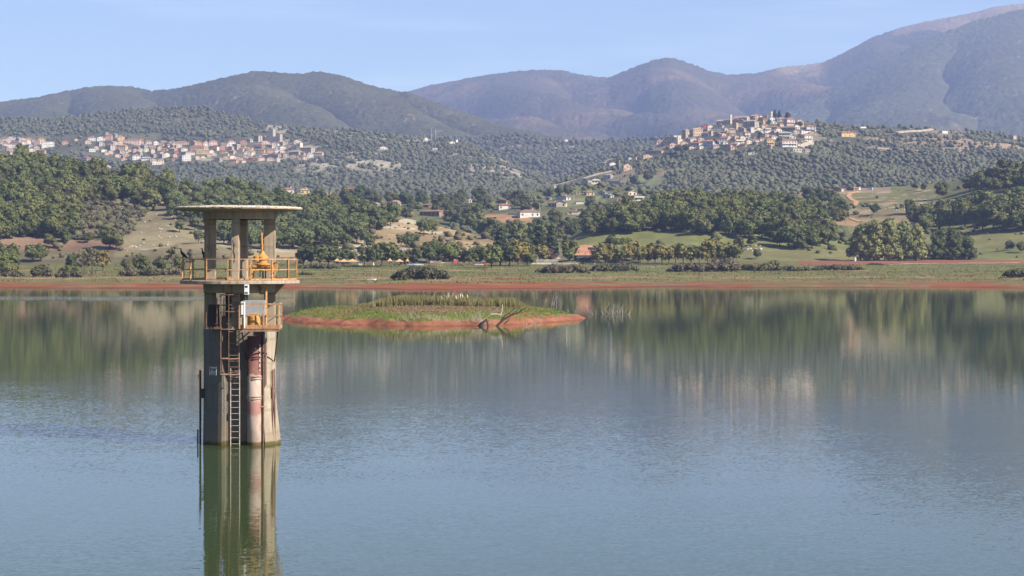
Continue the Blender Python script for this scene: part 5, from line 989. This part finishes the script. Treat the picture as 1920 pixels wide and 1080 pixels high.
# ------------------------------------------------------------------ driftwood and drowned shrubs
DEAD = simple('bleached dead wood', (.46, .40, .34), .9, .1, .25, 3); WETD = simple('dark wet wood', (.045, .034, .03), .7, .3, .3, 3)
def twigs(px, Y, n, hpx, spread, label, mat=DEAD, seed=0, rad=.035, name='dead_shrub', z0=-.25, sub=2, cat='dead shrub', group=None, wide=.35):
    s = Y/F; rr = random.Random(seed); e = empty(name, (PX(px, Y), Y, z0), 0, label, cat, group); mb = MB(); h = hpx*s
    for k in range(n):
        a = rr.uniform(-1, 1)*spread; b = rr.uniform(-.5, .5); L = h*rr.uniform(.35, 1.05)/max(.45, math.cos(a)); d = Vector((math.sin(a), b*.5, math.cos(a))); p = Vector((rr.uniform(-.5, .5)*hpx*s*wide*2, rr.uniform(-.4, .4), 0)); pts = [p]
        for q in range(4): d = (d+Vector((rr.uniform(-.25, .25), rr.uniform(-.25, .25), rr.uniform(-.12, .15)))).normalized(); pts.append(pts[-1]+d*L/4)
        mb.path([Vector((0, 0, -.5))]+pts, rad*rr.uniform(.7, 1.3), rad*.3, 5)
        for q in range(sub):
            i = rr.choice((1, 2, 3)); d2 = (d+Vector((rr.uniform(-.9, .9), rr.uniform(-.6, .6), .2))).normalized(); mb.path([pts[i], pts[i]+d2*L*.2, pts[i]+d2*L*.36+Vector((0, 0, L*.06))], rad*.55, rad*.2, 4)
    mb.build('branches', mat, e); MB().tube((0, 0, -.6), (0, 0, .15), rad*2.2, rad*1.2, 7).build('stump', mat, e); return e
twigs(1150, 322, 24, 24, .62, 'pale drowned shrub standing in the water right of the island', seed=31, rad=.034, wide=.8)
twigs(1178, 318, 3, 16, .9, 'few bent twigs right of the drowned shrub', seed=2, rad=.04); twigs(1112, 320, 3, 20, .8, 'two leaning twigs left of the drowned shrub', seed=3, rad=.04)
twigs(1037, 352, 7, 34, .55, 'thin drowned sapling behind the right island tip', seed=4, rad=.05); twigs(1074, 335, 3, 16, 1.0, 'curled dead branch at the right island tip', seed=5, rad=.05)
for k, (px, h, nn) in enumerate(((757,18,5),(776,20,5),(797,14,6),(815,12,6),(836,16,5),(858,12,5),(882,24,6),(898,20,6),(918,26,5),(990,20,3),(1003,26,3))):
    P0 = PX(px, 269); zz = float(island_z(P0, 268.5)); twigs(px, 268.5, nn*2, h, .8, f'dead twigs on the island front edge, {ORD[k].replace("nearest","first")} clump from the left', seed=20+k, rad=.03, z0=max(-.2, zz-.1), wide=.9, group='dead twigs along the island edge')
def snag(name, label, px, Y, paths, mat, cat='driftwood'):
    s = Y/F; e = empty(name, (PX(px, Y), Y, ZZ(HOR+EYE/Y*F, Y)), 0, label, cat)
    for k, (pts, r0, r1) in enumerate(paths): MB().path([((x-px)*s, (k*.15+j*.1), max(-.6, (608-yy)*s)) for j, (x, yy) in enumerate(pts)], r0, r1, 7).build('limb' if k else 'trunk', mat, e)
    return e
snag('driftwood', 'forked black dead trunk leaning right at the island edge', 933, 266.5, [([(929,612),(935,604),(946,594),(958,588),(972,583),(987,573)], .19, .06), ([(938,601),(945,590),(955,584),(966,574)], .12, .04), ([(951,592),(960,586),(975,575)], .09, .03), ([(945,604),(953,598),(958,590)], .08, .03)], WETD)
snag('driftwood', 'short black stump with splayed roots left of the forked trunk', 906, 266.5, [([(901,612),(905,602),(913,595)], .26, .12), ([(916,612),(914,603),(912,596)], .16, .1), ([(894,609),(904,602),(912,597)], .1, .05), ([(888,604),(900,603),(910,601)], .05, .03)], WETD)
snag('driftwood', 'grey log lying on twigs above the black trunks', 930, 267.5, [([(921,587),(928,586),(940,588)], .10, .12), ([(938,590),(941,580),(942,568)], .10, .05), ([(903,600),(916,590),(934,574)], .05, .02), ([(918,602),(930,592),(938,586)], .05, .02)], DEAD)
# ------------------------------------------------------------------ hedges and bushes on the shore
HEDGE = {'d': LEAF['broad'], 's': LEAF['scrub'], 'p': foliage('grey heath twigs', (.115, .095, .066), (.13, .112, .066), .3), 'g': foliage('dark hedge leaves', (.075, .082, .04), (.11, .095, .05), .25)}
for k, (x0, x1, yb, h, mt, lab) in enumerate(((730,846,524,25,'g','long dark scrub mound beside the white dinghy'), (1000,1110,512,17,'p','long brownish hedge before the picket fence'), (1104,1200,509,17,'g','dark green hedge before the restaurant'), (1246,1332,510,17,'p','low brown-grey thicket on the right shore'), (1318,1392,509,27,'p','tallest rounded grey bush on the right shore'), (1382,1474,508,16,'g','dark low thicket right of the tall grey bush'), (1440,1462,499,12,'d','small round bush above the dark thicket'), (1468,1492,508,13,'g','small dark bush right of the thicket'), (1490,1522,508,8,'p','low brown bush before the ploughed strip'), (1518,1622,507,11,'g','long flat dark thicket on the far right meadow'), (1625,1660,497,4,'s','tiny scrub tuft by the ploughed strip'), (0,50,519,12,'p','low hedge at the left shore edge'), (57,100,519,24,'g','large bush mound on the left shore'), (100,158,520,14,'g','dark low hedge left of the thin trees'), (0,34,512,26,'d','leafy thicket at the left edge of the shore'), (225,262,518,18,'p','brownish bush right of the info post'), (258,300,517,16,'g','dark bush mound left of the tower'), (296,346,516,15,'s','pale scrub beside the tower railing'), (110,150,508,11,'d','low green bushes behind the left hedge'), (556,640,504,10,'g','low hedge right of the tower on the meadow'), (560,588,516,5,'g','small dark patch of scrub right of the tower'), (1878,1936,520,17,'g','dark bush on the red bank at the right edge'), (640,720,501,4,'g','thin low hedge before the picnic canopies'))):
    p = G.at((x0+x1)/2, yb); s = p.y/F; w = (x1-x0)*s; hh = h*s*1.05; rr = random.Random(k); nl = max(4, int(w/hh*3.2)); L = []
    for i in range(nl):
        u = (i+.5)/nl*2-1; e_ = math.sqrt(max(.12, 1-abs(u)**3)); q = hh*.42*e_*rr.uniform(.75, 1.15); L.append((u*(w/2-q*.7), rr.uniform(-1, 1)*hh*.35, q*.72+rr.uniform(0, 1)*(hh*e_-q*1.7 if hh*e_ > q*1.7 else 0), q*1.25, q*1.1, q))
    V, Qd = leaf_arr(L, int(330+w*hh*14), min(.62, .30+hh*.07), k+300, .75, .7); e = empty('hedge' if w > hh*3.2 else 'bush', p, 0, lab, 'bush'); quads_mesh('foliage', V, Qd, HEDGE[mt], e)
    st = MB()
    for i in range(0, nl, 2): st.tube((L[i][0], L[i][1], -.3), (L[i][0]+.1, L[i][1], L[i][2]), .05, .03, 5)
    st.build('stem', BARK, e)
# ------------------------------------------------------------------ things on the lakeside
def at_g(px, py): return G.at(px, py)
WOOD = simple('weathered wood', (.26, .19, .12), .85, .2, .25, 3); CANV = simple('tan shingle', (.52, .33, .16), .85, .2, .15, 2)
for (px, pyb, wp, lab) in ((661, 500, 25, 'largest tan picnic canopy in the middle of the lakeside park'), (645, 500, 20, 'tan picnic canopy overlapping the largest one at its left'), (632, 499, 12, 'small tan canopy peeking out at the far left of the canopies'), (749, 500, 17, 'tan picnic canopy beside the parked cars'), (731, 499, 11, 'tan canopy half hidden by the plane trees'), (764, 499, 7, 'tiny tan canopy right of the one beside the cars')):
    p = at_g(px, pyb); s = p.y/F; w = wp*s/2; h = 9.5*s; t = 8.5*s; e = empty('picnic_canopy', p, .12, lab, 'canopy', 'picnic canopies in the lakeside park'); w *= .92
    MB().add([(-w,-w,h-.12),(w,-w,h-.12),(w,w,h-.12),(-w,w,h-.12),(-w,-w,h),(w,-w,h),(w,w,h),(-w,w,h),(0,0,h+t*.62)], [(0,3,2,1),(0,1,5,4),(1,2,6,5),(2,3,7,6),(3,0,4,7),(4,5,8),(5,6,8),(6,7,8),(7,4,8)]).build('roof', CANV, e)
    for sx in (-1, 1):
        for sy in (-1, 1): MB().tube((sx*w*.8, sy*w*.8, -.2), (sx*w*.8, sy*w*.8, h-.12), .09, n=6).build('post', WOOD, e)
    MB().box((0, 0, .72), (w*.9, .8, .07)).box((0, -.6, .42), (w*.9, .3, .06)).box((0, .6, .42), (w*.9, .3, .06)).box((0, 0, .35), (.3, .5, .66)).build('picnic_table', WOOD, e)
# cars
def car(px, pyb, col, rz, lab):
    p = at_g(px, pyb); e = empty('parked_car', p, rz, lab, 'car', 'cars parked behind the lakeside meadow'); paint = simple('car paint '+lab[:8], col, .3, .5, .03)
    sec = [(-2.05,.35),(-2.1,.75),(-1.95,.95),(-1.2,1.02),(1.0,.98),(1.9,.82),(2.1,.6),(2.05,.32)]; b = MB(); n = len(sec)
    b.v = [(x, -.82, z) for x, z in sec]+[(x, .82, z) for x, z in sec]; b.f = [tuple(range(n)), tuple(reversed(range(n, 2*n)))]+[(i, n+i, n+(i+1) % n, (i+1) % n) for i in range(n)]; bevel(b.build('body', paint, e), .06, 2)
    c = MB(); sc = [(-1.75,.99),(-1.25,1.45),(.25,1.47),(1.0,.97)]; c.v = [(x, -.74 if z < 1.2 else -.6, z) for x, z in sc]+[(x, .74 if z < 1.2 else .6, z) for x, z in sc]; c.f = [(0,1,2,3), (7,6,5,4), (0,4,5,1), (1,5,6,2), (2,6,7,3)]; cb = c.build('window', GLASS, e)
    MB().box((-.5, 0, 1.48), (1.5, 1.2, .05)).build('car_roof', paint, e)
    for wx in (-1.3, 1.3):
        for sy in (-1, 1): w = MB().tube((wx, sy*.72, .31), (wx, sy*.86, .31), .31, n=16).build('wheel', BLACK, e); MB().tube((wx, sy*.865, .31), (wx, sy*.875, .31), .18, n=10).build('rim', GALV, w)
    for sy in (-1, 1): MB().box((2.07, sy*.6, .66), (.06, .3, .12)).build('headlight', WHITEP, e)
car(785, 499, (.62, .64, .66), .05, 'silver-white car parked at the right of two by the meadow'); car(772, 499, (.30, .36, .46), .1, 'blue-grey car parked behind the plum tree'); car(897, 499, (.33, .34, .36), .3, 'grey car parked left of the tall cedars'); car(906, 499, (.4, .05, .04), .2, 'dark red car parked beside the grey one')
# white dinghy with its mast
p = at_g(697, 526); e = empty('sailing_dinghy', p, .5, 'small white sailing dinghy with a bare mast on the red shore', 'boat'); hb = MB()
st = [(-1.5,.45,.42),(-.9,.66,.40),(0,.72,.42),(.9,.5,.48),(1.6,.06,.6)]
for (x, w, h) in st: hb.v += [(x, -w, h), (x, -w*.7, .12), (x, 0, .02+.1*(x > 1.2)), (x, w*.7, .12), (x, w, h), (x, 0, h-.12)]
for i in range(4):
    for j in range(5): hb.f.append((i*6+j, (i+1)*6+j, (i+1)*6+j+1, i*6+j+1))
    hb.f.append((i*6+5, (i+1)*6+5, (i+1)*6, i*6))
hb.f += [(0,1,2,3,4,5), tuple(24+k for k in (5,4,3,2,1,0))]; hl = hb.build('hull', WHITEP, e); MB().box((.35, -.63, .28), (.5, .02, .2)).build('red_patch', simple('orange red paint', (.6, .14, .06)), hl)
MB().tube((.4, 0, .3), (.4, 0, 4.7), .085, .06, 8).build('mast', GALV, e); MB().tube((.4, 0, .9), (-1.2, 0, .85), .025, n=6).build('boom', GALV, e)
# playground, swings, boards, bin, benches
p = at_g(853, 499); e = empty('play_tower', p, .2, 'playground climbing tower with red panels and roof', 'playground'); 
for sx in (-.7, .7):
    for sy in (-.7, .7): MB().tube((sx, sy, -.2), (sx, sy, 2.5), .06, n=6).build('post', WOOD, e)
MB().box((0, 0, 1.2), (1.5, 1.5, .08)).build('floor', WOOD, e); MB().box((0, -.72, 1.65), (1.4, .05, .75)).build('panel', REDP, e); MB().add([(-.9,-.9,2.4),(.9,-.9,2.4),(.9,.9,2.4),(-.9,.9,2.4),(0,0,3.1)], [(0,3,2,1),(0,1,4),(1,2,4),(2,3,4),(3,0,4)]).build('roof', simple('faded red', (.5,.12,.1)), e)
p = at_g(868, 499); e = empty('playground_slide', p, -.4, 'orange playground slide right of the red climbing tower', 'slide'); sl = MB().add([(-1.2,-.3,1.5),(-1.2,.3,1.5),(1.4,.3,.25),(1.4,-.3,.25),(-1.2,-.3,1.42),(-1.2,.3,1.42),(1.4,.3,.17),(1.4,-.3,.17)], [(0,3,2,1),(4,5,6,7),(0,1,5,4),(1,2,6,5),(2,3,7,6),(3,0,4,7)]); sl.build('chute', ORANGE, e); MB().tube((-1.2,-.25,0),(-1.2,-.25,2.1),.05).tube((-1.2,.25,0),(-1.2,.25,2.1),.05).build('ladder', WOOD, e)
for (px, mt, lab) in ((816, 'n', 'brown and tan swing frame left of another'), (825, 't', 'tan A-shaped swing frame right of another')):
    p = at_g(px, 499); e = empty('swing_frame', p, 1.2, lab, 'swing', 'swing frames by the playground'); f = MB()
    for x in (-1.2, 1.2): f.tube((x, -.9, -.1), (x, 0, 2.3), .08, n=6).tube((x, .9, -.1), (x, 0, 2.3), .08, n=6)
    f.tube((-1.3, 0, 2.3), (1.3, 0, 2.3), .07, n=6).build('frame', WM[mt], e)
    for x in (-.4, .5): MB().box((x, 0, .5), (.45, .2, .05)).tube((x-.18, 0, .5), (x-.18, 0, 2.3), .015, n=4).tube((x+.18, 0, .5), (x+.18, 0, 2.3), .015, n=4).build('seat', DSTEEL, e)
for (px, lab) in ((674, 'narrow white board left of a wider one in the park'), (677.5, 'wider white board standing in the lakeside park')): p = at_g(px, 500.5); e = empty('notice_board', p, 0, lab, 'board'); MB().box((0, 0, .85), (.55, .06, 1.0)).build('panel', WHITEP, e); MB().tube((-.22, 0, -.1), (-.22, 0, .4), .04).tube((.22, 0, -.1), (.22, 0, .4), .04).build('post', GALV, e)
p = at_g(714, 500.5); e = empty('waste_bin', p, 0, 'dark square waste bin right of the dinghy mast', 'bin'); bevel(MB().box((0, 0, .5), (.9, .8, 1.0)).build('body', DSTEEL, e), .04); MB().box((0, 0, 1.04), (1.0, .9, .08)).build('lid', BLACK, e)
p = at_g(700, 501); e = empty('closed_parasol', p, 0, 'folded pale parasol with an orange foot behind the mast', 'parasol'); MB().lathe([(.08, .5), (.42, .75), (.3, 1.6), (.05, 2.1)], n=10).build('canopy', WM['c'], e); MB().tube((0, 0, -.1), (0, 0, 2.2), .03).build('pole', GALV, e); MB().lathe([(.5, 0), (.5, .28), (.2, .32)], n=12).build('base', CANV, e)
for (px, pyb, lab) in ((169, 516, 'wooden bench under the half-bare tree on the left shore'), (186, 514, 'wooden bench on the sunlit grass right of the tree')):
    p = at_g(px, pyb); e = empty('park_bench', p, .1, lab, 'bench', 'benches on the left shore'); MB().box((0, 0, .45), (1.6, .45, .06)).build('seat', WOOD, e); MB().box((0, .24, .75), (1.6, .05, .38)).build('backrest', WOOD, e)
    for x in (-.65, .65): MB().box((x, 0, .2), (.08, .4, .44)).build('leg', WOOD, e)
p = at_g(200.6, 515); e = empty('info_post', p, 0, 'dark red-brown information post on the left shore', 'sign'); MB().box((0, 0, .75), (.8, .16, 1.0)).build('panel', WM['n'], e); MB().box((-.3, 0, .1), (.1, .1, .4)).box((.3, 0, .1), (.1, .1, .4)).build('leg', WOOD, e); MB().box((0, 0, 1.28), (.95, .3, .06)).build('cap', WOOD, e)
# restaurant, its fence, wall and parasol
p = at_g(1107, 494); s = p.y/F; e = empty('restaurant', p, .12, 'lakeside restaurant with a big orange tiled roof and skylight', 'building'); W_, D_, wh, rh = 12.5, 9.0, 4.0, 4.4
MB().box((0, D_/2, wh/2-1), (W_, D_, wh+2)).build('wall', WM['g'], e)
rb = MB().add([(-W_/2-1.2,-1.0,wh-.3),(W_/2+.5,-1.0,wh-.3),(W_/2+.5,D_/2,wh+rh),(-W_/2+2.2,D_/2,wh+rh),(-W_/2-1.2,D_+1,wh-.3),(W_/2+.5,D_+1,wh-.3)], [(0,1,2,3),(4,3,2,5),(0,3,4),(1,5,2),(0,4,5,1)]).build('roof', RM['T'], e)
ny = math.hypot(D_/2+1, rh+.3); MB().box((.6, 2.4, wh+2.75), (2.6, 1.5, .16), rx=math.atan2(rh+.3, D_/2+1)).build('skylight', GLASS, rb); MB().box((W_/2-2.2, 3.6, wh+rh), (.7, .7, 1.6)).build('chimney', WM['g'], rb)
MB().box((W_/2+2.6, D_/2+.5, 1.6), (4.6, D_*.8, 5.2)).build('annex', WM['n'], e); MB().add([(W_/2+.3,0,4.2),(W_/2+5.4,0,4.2),(W_/2+5.4,D_+1,4.2),(W_/2+.3,D_+1,4.2),(W_/2+.6,D_/2,7.2),(W_/2+5.0,D_/2,7.2)], [(0,1,5,4),(2,3,4,5),(3,0,4),(1,2,5),(0,3,2,1)]).build('annex_roof', RM['D'], e)
for x in (-4.4, -1.5, 1.5, 4.4): MB().box((x, -.03, 1.7), (1.7, .12, 1.7)).build('window', GLASS, e)
MB().box((0, -1.4, 2.75), (W_+1, 2.4, .12)).build('porch_roof', WM['g'], e)
for (x0, x1, lab) in ((997, 1034, 'low white wall left of the restaurant terrace'), (1046, 1084, 'low white wall of the restaurant terrace'), (1096, 1240, 'long low pale wall behind the autumn plane row')):
    a = at_g(x0, 495.5); b = at_g(x1, 495.5); d = b-a; L = math.hypot(d.x, d.y); e = empty('garden_wall', a, math.atan2(d.y, d.x), lab, 'wall'); MB().box((L/2, 0, .05), (L, .25, 1.1)).build('wall_body', WM['c'], e); MB().box((L/2, 0, .645), (L+.1, .36, .08)).build('coping', WM['c'], e)
a = at_g(1006, 494.5); b = at_g(1046, 494.5); d = b-a; L = math.hypot(d.x, d.y); e = empty('picket_fence', a, math.atan2(d.y, d.x), 'pale picket fence between the cedars and the restaurant', 'fence'); f = MB()
for k in range(int(L/.45)): f.box((k*.45, .4, 1.0), (.14, .04, 2.1))
f.box((L/2, .43, 1.6), (L, .04, .08)).box((L/2, .43, .5), (L, .04, .08)).build('pickets', WM['w'], e)
for k in range(3): MB().box((L*k/2, .5, .9), (.14, .14, 2.3)).build('post', WM['w'], e)
p = at_g(1047, 494); e = empty('parasol', p, 0, 'pinkish white parasol beside the restaurant terrace', 'parasol'); MB().lathe([(1.5, 2.0), (1.5, 2.15), (.8, 2.6), (0, 2.9)], n=12).build('canopy', WM['p'], e); MB().tube((0, 0, 0), (0, 0, 2.8), .05).build('pole', GALV, e)
p = at_g(1002, 495); e = empty('utility_pole', p, 0, 'thin wooden utility pole between the cedar groups', 'pole'); MB().tube((0, 0, -.5), (0, 0, 8.2), .13, .09, 8).build('pole', WOOD, e); MB().box((0, 0, 7.8), (1.4, .1, .12)).build('crossarm', WOOD, e)
e = None; a = at_g(560, 500.5); b = at_g(900, 500); d = b-a; L = math.hypot(d.x, d.y); e = empty('rail_fence', a, math.atan2(d.y, d.x), 'low wooden rail fence behind the lakeside meadow', 'fence'); MB().box((L/2, 0, .85), (L, .06, .09)).box((L/2, 0, .45), (L, .06, .08)).build('rail', WOOD, e)
for k in range(0, int(L/2.6)): MB().box((k*2.6, .05, .4), (.12, .1, 1.15)).build('post', WOOD, e)
ribbon('path', G, [(908,503.5),(940,503.3),(990,503.3)], 1.6, GRAV, .06); ribbon('path', G, [(624,505),(660,505)], 1.4, GRAV, .06); ribbon('path', G, [(1208,500.5),(1255,500.5)], 1.6, GRAV, .06); ribbon('path', G, [(1640,496.5),(1700,494.5),(1800,493.5),(1910,492.5)], 2.0, GRAV, .06)
# farm clutter on the right slope
for (px, py, w, h, wl, rf_, fm, lab) in ((1568,355,15,6,'n','D','g','dark low farm shed at the left of the scattered farm sheds'), (1594,354,18,6,'n','G','g','long dark farm shed at the top of the dirt track'), (1632,354,8,5,'b','F','f','small pale blue shed right of the dirt track'), (1612,354,5,4,'w','F','f','tiny white box beside the dirt track'), (1580,357,7,4,'p','B','g','small pinkish hut among the farm sheds'), (1604,488,5,5,'w','F','f','small white hut on the flat field by the dark round trees')):
    make_house(dict(px=px, py=py, w=w if py < 400 else 3.4, h=h if py < 400 else 3.6, wl=wl if py < 400 else 'c', rf=rf_, fm=fm, lay=slopeR if py < 400 else G, label=lab), None)
# pale boulders on the rocky bank and the dry slopes
rs = random.Random(4)
ROCKM = simple('pale limestone', (.42, .38, .33), .9, .15, .25, .8, dirt=(.22, .19, .16))
def rocks(lay, poly, n, sz, label, group):
    xs = [p[0] for p in poly]; ys = [p[1] for p in poly]; k = 0; mesh = []
    for v in range(5):
        B = I1[0]*(.7+.6*np.random.default_rng(v).random((len(I1[0]), 1))); mesh.append(np_mesh('boulder', B*np.array([1, .8, .6]), I1[1], ROCKM, link=False))
    while k < n:
        x, y = rs.uniform(min(xs), max(xs)), rs.uniform(min(ys), max(ys))
        if not inpoly([x], [y], poly)[0]: continue
        o = bpy.data.objects.new('boulder', mesh[k % 5]); COL.objects.link(o); q = rs.uniform(*sz); o.location = lay.at(x, y); o.scale = (q, q, q); o.rotation_euler = (0, 0, rs.uniform(0, 6)); tag(o, label, 'rock', group); k += 1
rocks(hillL, [(600,470),(690,461),(745,464),(795,474),(740,482),(620,482)], 60, (.5, 1.2), 'pale boulder on the rocky bank behind the plane trees', 'boulders on the rocky bank')
rocks(hillL, [(232,470),(250,432),(300,380),(330,400),(330,470)], 26, (.4, .9), 'pale boulder on the bare slope left of the tower', 'boulders on the bare slope')
CLOD = simple('dark clods', (.06, .04, .03), .95, .1); _rm = ROCKM; ROCKM = CLOD
rocks(G, [(820,528.5),(1005,529),(1005,531),(820,531)], 16, (.25, .5), 'dark earth clod along the top of the red bank', 'dark clods on the red bank'); rocks(G, [(700,526),(735,526),(735,528),(700,528)], 5, (.3, .6), 'dark earth clod beside the white dinghy', 'dark clods by the dinghy'); ROCKM = _rm
rocks(slopeR, [(1620,384),(1700,384),(1700,398),(1610,392)], 14, (.4, 1.0), 'pale boulder in the stony strip of the right meadow', 'boulders on the right meadow'); rocks(knoll, [(1395,462),(1425,458),(1430,470),(1400,474)], 10, (.5, 1.2), 'pale boulder below the right foot of the knoll wood', 'boulders at the knoll foot')

# short grass on the shore meadow, seen as fine texture
r = np.random.default_rng(18); m = 60000; by = r.uniform(598, 860, m); bx = PX(r.uniform(-40, 1960, m), by); z = ground_z(bx, by); nA = fbm(bx/25, by/9, 93, 5); ok = (z+1.9*nA > 1.25) & (vn(bx/4, by/3, 12) > .42); bx, by, z = bx[ok], by[ok], z[ok]; t = vn(bx/9, by/5, 13)[:, None]
blades('grass', np.stack([bx, by, z-.03], 1), .15+.38*r.random(len(bx))**2, .12+.3*r.random(len(bx)), p_ground(bx/by*F+960, HOR-(z-EYE)/by*F, bx, by, z)*np.array([.92,1.02,.85])*(.72+.56*r.random((len(bx), 1))), BLADE, .5, 15)

# keep all surfaces at the darker end of their real range: the picture is exposed for a strong low sun
for m in bpy.data.materials:
    p = m.node_tree.nodes.get('Principled BSDF') if m.use_nodes else None
    if not p: continue
    b = p.inputs['Base Color']
    if b.is_linked:
        src = b.links[0].from_socket; m.node_tree.links.new(mixc(m.node_tree, 1.0, src, (.68, .68, .68), 'MULTIPLY'), b)
    else: b.default_value = tuple(c*.68 for c in b.default_value[:3])+(1,)
